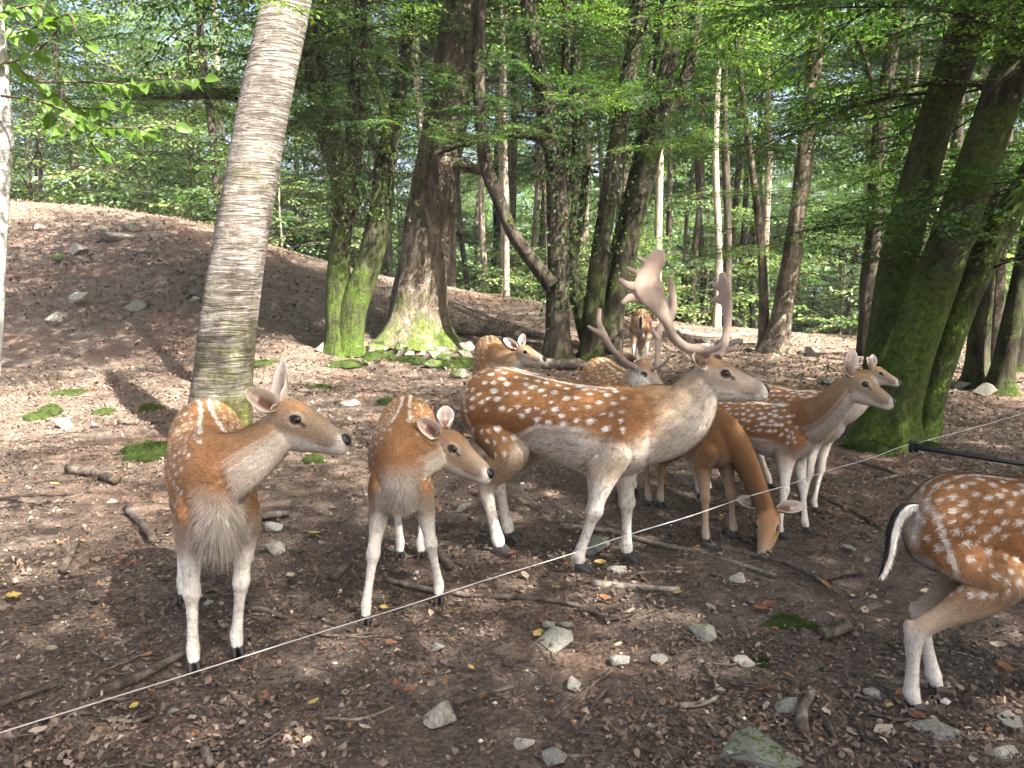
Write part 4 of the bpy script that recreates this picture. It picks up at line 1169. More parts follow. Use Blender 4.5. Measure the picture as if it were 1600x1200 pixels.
c_right = [tine([(1106, 556, 3.46, .022, .022), (1098, 546, 3.44, .024, .023), (1072, 543, 3.40, .022, .022), (1052, 526, 3.36, .022, .022), (1042, 503, 3.34, .024, .020), (1031, 482, 3.34, .040, .016), (1020, 461, 3.34, .062, .013), (1013, 444, 3.35, .066, .012), (1016, 427, 3.37, .050, .012), (1023, 411, 3.38, .042, .012), (1029, 399, 3.385, .037, .012), (1032, 390, 3.39, .018, .010)], CN),
           tine([(1045, 502, 3.345, .018, .016), (1052, 480, 3.335, .018, .015), (1050, 455, 3.335, .016, .013), (1047, 431, 3.34, .010, .010)], CN),
           tine([(1006, 466, 3.35, .030, .012), (984, 466, 3.35, .019, .011), (971, 475, 3.35, .010, .009)], CN),
           tine([(1000, 450, 3.35, .028, .012), (980, 445, 3.35, .018, .011), (967, 436, 3.35, .011, .009)], CN),
           tine([(1006, 430, 3.37, .024, .012), (990, 424, 3.37, .013, .011), (979, 418, 3.37, .008, .008)], CN),
           tine([(1016, 412, 3.38, .020, .011), (1002, 406, 3.38, .010, .010), (995, 401, 3.38, .006, .006)], CN),
           tine([(1095, 548, 3.44, .016, .016), (1115, 546, 3.41, .017, .016), (1126, 540, 3.39, .012, .012), (1130, 532, 3.38, .006, .006)], CN)]
LN = (1, .25, 0)
c_left = [tine([(1122, 558, 3.56, .020, .020), (1129, 546, 3.58, .020, .020), (1135, 522, 3.62, .019, .020), (1137, 492, 3.65, .030, .018), (1134, 465, 3.68, .050, .015), (1130, 442, 3.70, .045, .013), (1128, 426, 3.71, .022, .011)], LN),
          tine([(1130, 470, 3.70, .025, .011), (1118, 468, 3.74, .018, .010), (1110, 474, 3.77, .008, .007)], LN),
          tine([(1128, 450, 3.71, .022, .011), (1117, 446, 3.75, .014, .010), (1112, 440, 3.77, .007, .007)], LN),
          tine([(1130, 548, 3.58, .014, .014), (1146, 545, 3.56, .014, .014), (1154, 537, 3.55, .006, .006)], LN)]
make_deer('fallow_stag', 'big stag with broad palmed velvet antlers standing sideways, white belly and legs',
          [Gp(985, 877), Gp(911, 894), Gp(800, 845), Gp(785, 867)], 0.90, W3(1132, 581, 3.50), W3(1199, 609, 3.46), buck=True, voxel=.0055, hairs=150000, seed=13, coat='spotted',
          yaw=math.radians(-28), ears=[((-.5, .75, .35), (.8, .35, .25), .125), ((-.35, -.85, .35), (.85, -.4, .3), .115)], antlers=[c_right, c_left], neck_thick=1.0, leg_thick=1.5, neck_fwd=.27)
DN = (.2, -1, .2)
d_right = [tine([(1010, 588, 4.66, .018, .018), (1000, 578, 4.64, .019, .018), (978, 566, 4.60, .018, .017), (958, 547, 4.56, .017, .016), (944, 524, 4.55, .022, .015), (936, 503, 4.56, .017, .014), (937, 482, 4.58, .014, .012)], DN),
           tine([(943, 523, 4.55, .018, .014), (928, 516, 4.54, .014, .012), (918, 509, 4.53, .009, .009)], DN),
           tine([(970, 560, 4.58, .012, .012), (970, 543, 4.57, .011, .011), (970, 529, 4.57, .005, .005)], DN),
           tine([(1003, 580, 4.64, .013, .013), (1030, 573, 4.56, .013, .013), (1043, 562, 4.53, .010, .010), (1049, 550, 4.52, .005, .005)], DN)]
d_left = [tine([(1020, 584, 4.72, .018, .018), (1026, 570, 4.74, .018, .018), (1028, 545, 4.80, .017, .016), (1030, 520, 4.85, .022, .014), (1036, 498, 4.88, .016, .012), (1038, 482, 4.9, .008, .008)], DN),
          tine([(1028, 530, 4.82, .014, .012), (1018, 512, 4.84, .010, .009), (1014, 500, 4.84, .005, .005)], DN)]
make_deer('fallow_stag', 'stag with thin forked velvet antlers, half hidden behind the big stag\'s back',
          [Gp(992, 770), Gp(968, 774), Gp(952, 738), Gp(925, 740)], 0.80, W3(1014, 583, 4.62), W3(1043, 620, 4.53), buck=True, voxel=.008, hairs=50000, seed=14, coat='fawn',
          ears=[((-.5, .75, .35), (.8, .35, .25), .125), ((-.45, -.85, .1), (.85, -.4, .3), .120)], antlers=[d_right, d_left], neck_thick=.8)
make_deer('fallow_deer', 'plain brown doe with faint spots grazing, muzzle down at the soil',
          [Gp(1148, 839), Gp(1105, 852), Gp(1034, 792), Gp(1016, 790)], 0.71, W3(1199, 822, 3.80), W3(1192, 873, 3.69), voxel=.0065, hairs=70000, seed=15, coat='plain', neck_fwd=.20, neck_s=0, leg_thick=1.3,
          ears=[((-.25, .95, .10), (.3, .1, .9), .140), ((-.25, -.95, .10), (.3, -.1, .9), .140)])
make_deer('fallow_deer', 'spotted doe standing alert between the grazing doe and the mossy trunks, head high',
          [Gp(1262, 832), Gp(1222, 840), Gp(1110, 770), Gp(1096, 778)], 0.70, W3(1352, 598, 3.86), W3(1397, 630, 3.80), voxel=.0065, hairs=70000, seed=16, coat='spotted', yaw=math.radians(-40), fluff=.6, leg_thick=1.3, neck_thick=1.08,
          ears=[((-.2, .45, .85), (.3, -.8, .2), .140), NEAR_EAR])
make_deer('fallow_deer', 'pale-faced doe mostly hidden behind the alert spotted doe',
          [Gp(1276, 800), Gp(1258, 806), Gp(1205, 762), Gp(1190, 764)], 0.73, W3(1378, 582, 4.36), W3(1406, 598, 4.30), voxel=.008, hairs=40000, seed=17, coat='spotted', yaw=math.radians(-46), root=gpt(1233, 783) + Vector((-.06, .05, 0)),
          ears=[((-.3, .55, .75), (.3, -.8, .2), .140), ((-.3, -.6, .75), (.8, -.35, .25), .140)])
h_root = gpt(1450, 1097)
make_deer('fallow_deer', 'sunlit rump of a deer walking off, long black and white tail hanging',
          [h_root + Vector((.72, .05, 0)), h_root + Vector((.52, -.10, 0)), Gp(1467, 1084), Gp(1433, 1112)], 0.76, np.array([2.35, 2.45, .95]), np.array([2.52, 2.42, .88]), voxel=.0055, hairs=110000, seed=18,
          coat='spotted', tail='long', yaw=math.radians(2), root=h_root + Vector((.30, 0, 0)), stifle_fwd=.06, leg_thick=1.35, spot_amount=.7)
make_deer('fallow_deer', 'spotted doe behind the stag\'s rump, face turned aside near the mossy stones',
          [Gp(795, 690), Gp(752, 692), Gp(782, 662), Gp(745, 662)], 0.84, W3(826, 549, 5.95), W3(851, 562, 5.85), voxel=.009, hairs=30000, seed=19, coat='fawn',
          ears=[((-.35, .5, .75), (.3, -.8, .2), .140), ((-.65, -.45, .55), (.7, -.6, .2), .140)])
make_deer('fallow_deer', 'distant spotted deer seen between the antlers, its rump to the viewer',
          [Gp(994, 562), Gp(1010, 563), Gp(990, 580), Gp(1009, 581)], 0.86, W3(1003, 540, 11.4), W3(1004, 556, 11.5), voxel=.011, hairs=15000, seed=20, coat='fawn')
# ------------------------------------------------------------------ things lying on the forest floor
M['litter'] = mat_vcol('dead_leaf', 0.8, 0.25)
M['stick'] = mat_bark('stick_wood', (.085, .066, .052), (.19, .155, .125), scale=(14, 14, 14), moss_bias=-.5, strength=.5)
M['stick_pale'] = mat_bark('stick_bleached', (.20, .165, .13), (.34, .29, .235), scale=(14, 14, 14), moss_bias=-.5, strength=.5)
def mat_stone(name, a, b, moss):
    m, nt, out = new_mat(name)
    tc = N(nt, 'ShaderNodeTexCoord'); geo = N(nt, 'ShaderNodeNewGeometry')
    p = N(nt, 'ShaderNodeBsdfPrincipled', Roughness=.9); p.inputs['Specular IOR Level'].default_value = .2
    n1 = N(nt, 'ShaderNodeTexNoise', Scale=7.0, Detail=8.0, Roughness=.7); nt.links.new(tc.outputs['Object'], n1.inputs['Vector'])
    n2 = N(nt, 'ShaderNodeTexNoise', Scale=70.0, Detail=4.0, Roughness=.7); nt.links.new(tc.outputs['Object'], n2.inputs['Vector'])
    c = ramp(nt, n1.outputs[0], [(.3, tuple(x * .6 for x in a)), (.5, a), (.7, b)]).outputs[0]
    c = mix(nt, .7, c, ramp(nt, n2.outputs[0], [(.3, (.65, .65, .65)), (.7, (1.25, 1.25, 1.25))]).outputs[0], 'MULTIPLY')
    if moss:
        sx = N(nt, 'ShaderNodeSeparateXYZ'); nt.links.new(geo.outputs['Normal'], sx.inputs[0])
        ad = N(nt, 'ShaderNodeMath', operation='ADD'); nt.links.new(n1.outputs[0], ad.inputs[0])
        ml = N(nt, 'ShaderNodeMath', operation='MULTIPLY'); nt.links.new(sx.outputs[2], ml.inputs[0]); ml.inputs[1].default_value = moss; nt.links.new(ml.outputs[0], ad.inputs[1])
        mf = ramp(nt, ad.outputs[0], [(.70, (0, 0, 0)), (.82, (1, 1, 1))])
        mc = ramp(nt, n2.outputs[0], [(.3, (.025, .045, .008)), (.7, (.10, .14, .025))])
        c = mix(nt, mf.outputs[0], c, mc.outputs[0])
    nt.links.new(c, p.inputs['Base Color'])
    b_ = N(nt, 'ShaderNodeBump', Strength=.6, Distance=.012); ad = N(nt, 'ShaderNodeMath', operation='ADD'); nt.links.new(n1.outputs[0], ad.inputs[0]); nt.links.new(n2.outputs[0], ad.inputs[1])
    nt.links.new(ad.outputs[0], b_.inputs['Height']); nt.links.new(b_.outputs[0], p.inputs['Normal']); nt.links.new(p.outputs[0], out.inputs[0])
    return m
M['stone'] = mat_stone('limestone', (.27, .25, .21), (.42, .395, .345), 0)
M['stone_pale'] = mat_stone('limestone_pale', (.36, .335, .285), (.52, .495, .44), 0)
M['stone_moss'] = mat_stone('limestone_mossy', (.25, .24, .20), (.40, .38, .33), .24)
M['stone_green'] = mat_stone('limestone_overgrown', (.17, .16, .13), (.30, .29, .24), .42)
def rock_mesh(seed, flat=.5, npts=12):
    rg = np.random.default_rng(seed)
    bm = bmesh.new()
    for _ in range(npts):
        v = norm(rg.normal(0, 1, 3)); v = v * rg.uniform(.75, 1.0) * np.array([1, .75, flat])
        bm.verts.new(v)
    r = bmesh.ops.convex_hull(bm, input=bm.verts)
    bmesh.ops.delete(bm, geom=list({e for e in r['geom_interior'] + r['geom_unused'] if isinstance(e, bmesh.types.BMVert)}), context='VERTS')
    bmesh.ops.bevel(bm, geom=list(bm.edges), offset=.035, segments=2, affect='EDGES')
    bmesh.ops.triangulate(bm, faces=bm.faces)
    for v in bm.verts:
        n = noise.noise(v.co * 3 + Vector((seed, 0, 0))) * .07
        v.co *= 1 + n
    me = bpy.data.meshes.new('stone'); bm.to_mesh(me); bm.free()
    return me
ROCKS = {}
def stone(u, v, w, mat, label, group=None, flat=None, seed=0, sink=.45, rot=None):
    g = gpt(u, v); r = w * .62 * g.y / F
    sd = seed % 7; fl = flat if flat else .5
    key = (sd, fl, mat)
    if key not in ROCKS:
        ROCKS[key] = rock_mesh(sd + 3, fl); ROCKS[key].materials.append(M[mat])
    o = bpy.data.objects.new('stone', ROCKS[key]); link(o)
    o.location = (g.x, g.y, g.z + r * fl * (1 - sink) * .9 - .004); o.rotation_euler = (random.uniform(-.15, .15), random.uniform(-.15, .15), random.uniform(-.6, .6) if rot is None else rot); o.scale = (r, r, r)
    tag(o, label, 'stone', group)
S_ = [(870, 1006, 72, 'stone_moss', 'broad grey stone with a yellow leaf at its edge'), (858, 977, 26, 'stone', 'small grey stone beside the broad grey stone'), (886, 977, 24, 'stone', 'small blocky stone touching the broad grey stone'),
      (1097, 996, 60, 'stone_moss', 'greenish upright stone at the edge of a sunny patch'), (905, 1073, 56, 'stone', 'cracked flat stone under a straight thin stick'), (692, 1122, 80, 'stone', 'jagged pale grey stone beside a forked stick'),
      (816, 1166, 46, 'stone_pale', 'speckled pale stone half buried near the cracked flat stone'), (866, 1187, 54, 'stone', 'smooth grey stone beside the speckled pale stone'), (970, 1034, 40, 'stone_pale', 'bright white stone with a thin stick leaning on it'),
      (1032, 1032, 36, 'stone_pale', 'white wedge-shaped stone in the sunny patch'), (1160, 1038, 46, 'stone_pale', 'flat bright white stone beside a mossy ridge'), (1130, 1077, 38, 'stone_pale', 'knobbly white stone at the end of a short stick'),
      (1234, 1106, 54, 'stone_moss', 'mossy grey stone beside a short thick log'), (1180, 1182, 160, 'stone_moss', 'long flat greenish slab at the front'), (1466, 1150, 92, 'stone', 'broad flat stone below the walking deer\'s hoof'),
      (1562, 1182, 64, 'stone', 'grey stone beside the broad flat stone'), (1585, 1130, 60, 'stone_pale', 'pale stone in the sun beyond the walking deer\'s hoof'), (1362, 1088, 46, 'stone', 'grey stone between the log and the walking deer'),
      (1480, 1000, 38, 'stone', 'small stone behind the walking deer\'s hock'), (1155, 906, 38, 'stone_pale', 'pale stone near the grazing doe\'s muzzle'), (683, 1013, 26, 'stone_pale', 'white pebble lying alone below the fawn'),
      (1022, 1138, 18, 'stone_pale', 'cream pebble in the dark soil in front'), (430, 826, 36, 'stone_pale', 'white stone behind the young doe\'s forelegs'), (548, 634, 40, 'stone_pale', 'pale stone near the sunny moss by the leaning trunk'),
      (98, 667, 38, 'stone_pale', 'flat pale stone by the small mossy hummock'), (156, 667, 34, 'stone', 'grey stone next to the flat pale stone'), (174, 786, 22, 'stone_pale', 'pale green stone on the open soil'), (722, 796, 30, 'stone_pale', 'flat white stone between fawn and stag'),
      (930, 860, 60, 'stone_moss', 'greenish stone behind the stag\'s foreleg'), (965, 893, 36, 'stone', 'dark upright stone beside the stag\'s front hoof'), (1330, 858, 30, 'stone', 'grey stone past the alert doe\'s hooves'), (430, 862, 44, 'stone', 'dark rounded stone behind the young doe'),
      (506, 848, 20, 'stone_pale', 'little pale stone beside a curved twig'), (650, 895, 14, 'stone_pale', 'tiny white pebble between the fawn\'s hooves'), (270, 1112, 26, 'stone', 'oval grey pebble beside the rope'), (325, 944, 22, 'stone_pale', 'whitish stone chip between the young doe\'s legs')]
for k, (u, v, w, m, lab) in enumerate(S_):
    stone(u, v, w, m, lab, None, {160: .22, 92: .25, 56: .28, 46: .4}.get(w, .5), k)
rgs = np.random.default_rng(3)
for k in range(34):
    a = rgs.random()
    u = 515 + 215 * a + rgs.normal(0, 10); v = 545 + 22 * a + rgs.normal(0, 10)
    stone(u, v, rgs.uniform(14, 40), 'stone_green' if rgs.random() < .6 else 'stone_moss', 'mossy rock in the heap at the foot of the big tree', 'mossy rocks at the foot of the big tree', .6, k, .15)
for k, (u, v, w) in enumerate([(120, 395, 40), (95, 405, 30), (185, 372, 60), (205, 360, 34), (170, 360, 26), (300, 437, 22), (305, 470, 24), (215, 482, 40), (128, 470, 46), (230, 395, 22), (60, 358, 24), (355, 430, 40), (90, 500, 40)]):
    stone(u, v, w, 'stone_green' if k % 2 else 'stone', 'half-buried rock sticking out of the bank', 'rocks on the bank', .5, k, .6)
for k, (u, v, w) in enumerate([(1130, 545, 34), (1150, 540, 26), (1172, 548, 22), (1100, 538, 24), (1275, 556, 40), (1300, 600, 26), (1500, 608, 30), (1540, 616, 36), (1480, 604, 28), (760, 600, 26), (720, 590, 30), (1290, 598, 22)]):
    stone(u, v, w, 'stone_moss', 'scattered pale rock among the far tree feet', 'rocks among the far tree feet', .55, k, .3)

# sticks: thin branches lying where the photograph shows them
def stick(pts, w, mat, label, group=None, name='stick', lift=0.0):
    P = []
    for (u, v) in pts:
        g = gpt(u, v); P.append((g.x, g.y, g.z + lift))
    d0 = P[0][1]; r = w * .5 * d0 / F
    base = np.array(P[0])
    rows = [(p[0] - base[0], p[1] - base[1], p[2] - base[2] + r * .7, r * (1 - .35 * i / max(1, len(P) - 1))) for i, p in enumerate(P)]
    if len(rows) == 2:
        a, b = np.array(rows[0]), np.array(rows[1]); m = (a + b) / 2; m[:3] += rgs.normal(0, .012, 3) * np.array([1, 1, .3]); rows = [tuple(a), tuple(m), tuple(b)]
    V, q, mo = trunk_np(rows, 8, 4, 0, 3, .07, int(rgs.integers(0, 99)), (0, 1))
    n = len(V) // 8
    V = np.vstack([V, V[:8].mean(0), V[-8:].mean(0)])
    t = [(len(V) - 2, (j + 1) % 8, j) for j in range(8)] + [(len(V) - 1, (n - 1) * 8 + j, (n - 1) * 8 + (j + 1) % 8) for j in range(8)]
    o = obj(name, mesh_np(name, V, t, q, np.zeros((len(V), 3)), M[mat]))
    o.location = base
    tag(o, label, 'branch' if w > 16 else 'stick', group)
L_ = [([(128, 1094), (190, 1076), (240, 1052), (292, 1024)], 20, 'stick', 'thick grey branch lying at the young doe\'s front hoof'),
      ([(398, 814), (452, 808)], 17, 'stick', 'short dark log lying behind the young doe\'s chest'), ([(378, 952), (440, 966)], 11, 'stick', 'broken stick by the young doe\'s hoof'),
      ([(600, 908), (660, 922), (730, 932), (810, 936), (880, 944), (925, 958), (950, 972)], 9, 'stick', 'long winding branch running on from the fawn\'s hoof'), ([(945, 972), (985, 962), (1003, 952)], 7, 'stick', 'curved tip of branch in the sunny patch'),
      ([(520, 908), (545, 886), (576, 866)], 15, 'stick', 'thick curved stick between the young doe and the fawn'), ([(676, 858), (704, 892)], 20, 'stick', 'stubby log behind the fawn\'s foreleg'),
      ([(880, 824), (950, 832), (1018, 850), (1100, 868), (1160, 886), (1210, 902)], 8, 'stick_pale', 'long pale stick passing behind the stag\'s forelegs'), ([(1095, 852), (1160, 866), (1220, 880), (1270, 902), (1310, 930)], 8, 'stick', 'long dark stick under the grazing doe\'s muzzle'),
      ([(926, 916), (990, 922), (1062, 926)], 14, 'stick_pale', 'weathered grey stick in front of the stag'), ([(984, 906), (1010, 897), (1064, 896)], 8, 'stick_pale', 'bent stick lying on the weathered one'), ([(1030, 936), (1064, 940)], 8, 'stick', 'stub beside the weathered stick'),
      ([(710, 1102), (760, 1086), (812, 1073)], 9, 'stick', 'straight brown stick above the jagged stone'), ([(790, 1106), (852, 1070)], 5, 'stick', 'thin stick angled beside the straight brown one'), ([(862, 1126), (910, 1086), (962, 1044)], 7, 'stick', 'thin straight stick leaning over the cracked stone'),
      ([(905, 1140), (925, 1106), (946, 1080)], 7, 'stick', 'short stick crossing near the cracked stone'), ([(505, 1124), (560, 1126), (592, 1116), (614, 1106)], 6, 'stick_pale', 'pale forked stick beside the jagged stone'), ([(1062, 1106), (1122, 1092)], 11, 'stick_pale', 'short stout stick by the knobbly white stone'),
      ([(1100, 1040), (1112, 1060), (1120, 1075)], 9, 'stick', 'stub pointing at the knobbly white stone'), ([(1254, 1150), (1268, 1088)], 24, 'stick', 'short thick log beside the mossy grey stone'), ([(1284, 1122), (1300, 1150), (1312, 1186)], 13, 'stick', 'dark stick next to the short thick log'),
      ([(1326, 1112), (1346, 1150), (1374, 1194)], 9, 'stick', 'slanting stick in front of the broad flat stone'), ([(1396, 1150), (1424, 1188)], 14, 'stick', 'rotten stub against the broad flat stone'), ([(1282, 998), (1326, 984)], 22, 'stick', 'broken log end by the mossy ridge'),
      ([(1284, 908), (1352, 896)], 13, 'stick', 'smooth short log behind the walking deer\'s tail'), ([(1445, 1016), (1490, 1022), (1538, 1034)], 8, 'stick_pale', 'bleached stick between the walking deer\'s legs'), ([(108, 738), (150, 746), (184, 758)], 18, 'stick', 'mossy rotten log left of the young doe'),
      ([(98, 896), (108, 876), (122, 852)], 15, 'stick', 'knotty root stub on the open soil'), ([(0, 1104), (50, 1086), (92, 1072)], 12, 'stick', 'brown stick beside the rope\'s near end'), ([(60, 1128), (130, 1116), (200, 1130), (240, 1120)], 9, 'stick', 'wavy stick lying below the rope'),
      ([(200, 800), (222, 822), (240, 850)], 16, 'stick', 'half-buried root left of the young doe\'s legs'), ([(610, 1200), (640, 1180)], 9, 'stick', 'stub at the front edge of the soil'), ([(320, 1176), (330, 1199)], 18, 'stick', 'broken stub upright-looking in the front soil'),
      ([(185, 662), (220, 664), (258, 660)], 7, 'stick', 'thin stick near the leaning trunk'), ([(815, 574), (870, 576), (940, 580)], 20, 'stick', 'dark log lying behind the ivy-hung tree'), ([(690, 520), (760, 524), (850, 528)], 12, 'stick', 'dark fallen branch across the foot of the bank'),
      ([(760, 516), (820, 536), (850, 540)], 9, 'stick', 'broken branch crossing the fallen one'), ([(1090, 546), (1150, 538), (1200, 542)], 10, 'stick_pale', 'pale fallen branch by the slender tree'), ([(1060, 522), (1110, 528), (1180, 524)], 9, 'stick_pale', 'bleached branch along the crest'),
      ([(1280, 780), (1330, 800), (1380, 830)], 9, 'stick', 'dark root beyond the alert doe\'s hooves'), ([(1320, 720), (1360, 728), (1400, 742)], 7, 'stick', 'thin root in front of the mossy clump'), ([(1370, 752), (1420, 742), (1460, 748)], 5, 'stick_pale', 'thin pale twig under the black pole'),
      ([(1130, 830), (1170, 848), (1205, 868)], 7, 'stick', 'crooked stick between the grazing doe\'s forelegs'), ([(560, 700), (600, 694)], 6, 'stick', 'small stick by the round moss cushion'), ([(330, 1060), (372, 1092), (398, 1124), (402, 1152), (384, 1186)], 4, 'stick', 'thin looping bine in front of the young doe'),
      ([(420, 1196), (480, 1184), (530, 1168), (556, 1144)], 4, 'stick_pale', 'fine pale twig in the front soil'), ([(960, 1180), (990, 1150), (1010, 1110)], 8, 'stick', 'bowed stick behind the long flat slab'), ([(840, 1180), (900, 1184), (960, 1178)], 8, 'stick', 'crooked stick beside the smooth grey stone'),
      ([(620, 940), (600, 950), (560, 962)], 5, 'stick', 'thin stick at the fawn\'s splayed hoof'), ([(470, 985), (520, 995), (580, 990), (600, 975)], 5, 'stick', 'curving twig between the two young deer')]
for pts, w, m, lab in L_:
    stick(pts, w, m, lab)
# leaf litter and twigs nobody could count
def litter():
    rg = np.random.default_rng(21)
    n = 170000
    y = 1.0 + 19.0 * rg.random(n) ** 2.0
    x = rg.uniform(-.78, .78, n) * (y + .6)
    dens = lattice(np.stack([x, y], 1) * .9, 11) + .6 * lattice(np.stack([x, y], 1) * 2.7, 12)
    keep = (dens + rg.normal(0, .22, n) + .16 + .10 * (x > .5) + .15 * (y > 6)) > 0
    x, y = x[keep], y[keep]; n = len(x)
    z = ground_z(x, y) + lattice(np.stack([x, y], 1) * 3.0, 1) * .035 + lattice(np.stack([x, y], 1) * 8.0, 2) * .022 + .004
    th = rg.uniform(0, 6.283, n)
    D = np.stack([np.cos(th), np.sin(th), rg.normal(.05, .28, n)], 1); Nn = norm(np.array([0, 0, 1.]) + rg.normal(0, .38, (n, 3)))
    D = norm(D - Nn * np.sum(D * Nn, 1, keepdims=True))
    size = np.clip(rg.lognormal(-4.15, .45, n), .005, .034) * (1 + smooth(3, 14, y) * 1.6)
    P = np.stack([x, y, z], 1)
    S = norm(np.cross(Nn, D)); L = size[:, None]; asp = rg.uniform(.35, .8, n)[:, None]; curl = rg.normal(.10, .18, n)[:, None]; r_ = lambda s: rg.normal(0, s, n)[:, None]
    V = np.stack([P + S * L * asp * .12, P + D * L * (.38 + r_(.10)) + S * L * asp * .5 + Nn * L * curl, P + D * L * (.78 + r_(.10)) + S * L * asp * (.36 + r_(.08)) + Nn * L * (curl + r_(.12)),
                  P + D * L + Nn * L * r_(.22), P + D * L * (.72 + r_(.12)) - S * L * asp * (.36 + r_(.08)) + Nn * L * (curl + r_(.12)), P + D * L * (.34 + r_(.10)) - S * L * asp * .5 + Nn * L * curl], 1).reshape(-1, 3)
    pal = np.array([[.085, .058, .042], [.12, .085, .062], [.16, .12, .09], [.060, .043, .034], [.20, .155, .12], [.17, .085, .04], [.10, .075, .062], [.26, .21, .16]])
    c = 1.2 * pal[rg.choice(8, n, p=[.22, .22, .15, .17, .07, .05, .10, .02])] * rg.uniform(.7, 1.25, n)[:, None]
    o = obj('leaf_litter', mesh_np('leaf_litter', V, None, (np.array([(0, 1, 2, 5), (5, 2, 3, 4)])[None] + (np.arange(n) * 6)[:, None, None]).reshape(-1, 4), np.repeat(c, 6, axis=0), M['litter'], False))
    tag(o, 'brown crumbled leaf litter strewn over the soil', 'leaf litter', None, 'stuff')
    m = 2600; VV, QQ, k = [], [], 0
    for _ in range(m):
        yy = 1.2 + 14 * rg.random() ** 2.2; xx = rg.uniform(-.75, .75) * (yy + .4); a = rg.uniform(0, 6.28); l = rg.lognormal(-2.3, .5)
        pth = []
        for s in np.linspace(-.5, .5, 4):
            px, py = xx + math.cos(a + s * .8) * l * s, yy + math.sin(a + s * .8) * l * s
            pth.append((px, py, gz(px, py) + .010 + rg.uniform(0, .012)))
        v, q = thin_tube(np.array(pth), np.clip(rg.lognormal(-5.9, .45), .0012, .0075), 4); VV.append(v); QQ.append(q + k); k += len(v)
    o = obj('twig_litter', mesh_np('twig_litter', np.vstack(VV), None, np.vstack(QQ), np.zeros((k, 3)), M['stick']))
    tag(o, 'fine dry twigs strewn over the soil', 'twigs', None, 'stuff')
    m = 9000
    yy = 1.1 + 9 * rg.random(m) ** 2; xx = rg.uniform(-.75, .75, m) * (yy + .5); r = np.clip(rg.lognormal(-5.2, .5, m), .002, .016)
    oct_ = np.array([(1, 0, 0), (-1, 0, 0), (0, 1, 0), (0, -1, 0), (0, 0, .8), (0, 0, -.8)]); ot = np.array([(0, 2, 4), (2, 1, 4), (1, 3, 4), (3, 0, 4), (2, 0, 5), (1, 2, 5), (3, 1, 5), (0, 3, 5)])
    C_ = np.stack([xx, yy, ground_z(xx, yy) + lattice(np.stack([xx, yy], 1) * 3.0, 1) * .035 + .002], 1)
    V = (C_[:, None] + oct_[None] * (r[:, None, None] * rg.uniform(.6, 1.4, (m, 6, 1)))).reshape(-1, 3)
    T = (ot[None] + (np.arange(m) * 6)[:, None, None]).reshape(-1, 3)
    c = np.where(rg.random(m)[:, None] < .06, np.array([.40, .37, .32]), np.array([.13, .092, .072])) * rg.uniform(.6, 1.4, m)[:, None]
    o = obj('soil_crumbs', mesh_np('soil_crumbs', V, T, None, np.repeat(c, 6, axis=0), M['litter'], False))
    tag(o, 'crumbs of soil and grit on the ground', 'soil crumbs', None, 'stuff')
litter()
# single fallen leaves that stand out
def dead_leaf_mesh(seed, col):
    rg = np.random.default_rng(seed); nu = 6; V, Cc, q = [], [], []
    for i in range(nu):
        t = i / (nu - 1); w = math.sin(math.pi * min(1, t * .92 + .04)) ** .8 * .32 * (1 + .15 * math.sin(i * 2.3 + seed))
        for j, s in enumerate((-1, 0, 1)):
            V.append((t - .5, s * w, .10 * abs(s) * rg.uniform(.4, 1.6) + .16 * (t - .5) ** 2 * rg.uniform(.5, 1.5) - .01 * (j == 1)))
            Cc.append(np.array(col) * rg.uniform(.75, 1.2))
    for i in range(nu - 1):
        for j in range(2): a = i * 3 + j; q.append((a, a + 1, a + 4, a + 3))
    return mesh_np('fallen_leaf', np.array(V), None, np.array(q), np.array(Cc), M['litter'])
LEAFK = [('yellow', [dead_leaf_mesh(i, (.34, .24, .07)) for i in range(3)], 'yellow fallen leaf lying on the soil', 'yellow fallen leaves'), ('orange', [dead_leaf_mesh(i + 5, (.20, .088, .042)) for i in range(3)], 'rusty orange fallen leaf lying on the soil', 'orange fallen leaves'),
         ('pale', [dead_leaf_mesh(i + 9, (.32, .26, .19)) for i in range(3)], 'pale beige dry leaf lying on the soil', 'pale dry leaves')]
spots_l = [(0, 22, 938, 46), (0, 490, 838, 24), (0, 938, 884, 22), (0, 1060, 932, 18), (0, 868, 924, 26), (0, 85, 760, 16), (0, 235, 887, 14), (0, 840, 996, 24), (0, 600, 955, 16), (0, 715, 958, 20), (0, 490, 1105, 26), (0, 210, 1110, 18), (0, 330, 760, 14), (0, 1390, 1110, 20),
           (1, 610, 1010, 22), (1, 620, 1075, 24), (1, 665, 1060, 24), (1, 640, 1085, 26), (1, 755, 1098, 26), (1, 415, 1098, 24), (1, 230, 1030, 22), (1, 945, 940, 24), (1, 1190, 958, 30), (1, 1200, 950, 26), (1, 1195, 1085, 30), (1, 1410, 1090, 32), (1, 1430, 1125, 40), (1, 1480, 920, 34), (1, 1570, 1050, 32), (1, 860, 1105, 24), (1, 1290, 920, 26), (1, 1230, 1062, 18), (1, 800, 870, 26), (1, 1500, 1020, 26),
           (2, 60, 1150, 30), (2, 150, 945, 24), (2, 260, 910, 26), (2, 95, 1165, 34), (2, 480, 1165, 24), (2, 570, 1145, 24), (2, 985, 962, 24), (2, 1110, 955, 22), (2, 1290, 1120, 26), (2, 1380, 1150, 40), (2, 1510, 965, 30), (2, 1560, 1015, 28), (2, 350, 985, 20), (2, 80, 1020, 24), (2, 1450, 930, 26), (2, 1350, 960, 22), (2, 820, 905, 22), (2, 540, 1090, 22), (2, 455, 905, 24), (2, 300, 1130, 26)]
rl = np.random.default_rng(8)
for _ in range(34):
    spots_l.append((int(rl.integers(0, 3)), rl.uniform(0, 1600), rl.uniform(690, 1190), rl.uniform(9, 16)))
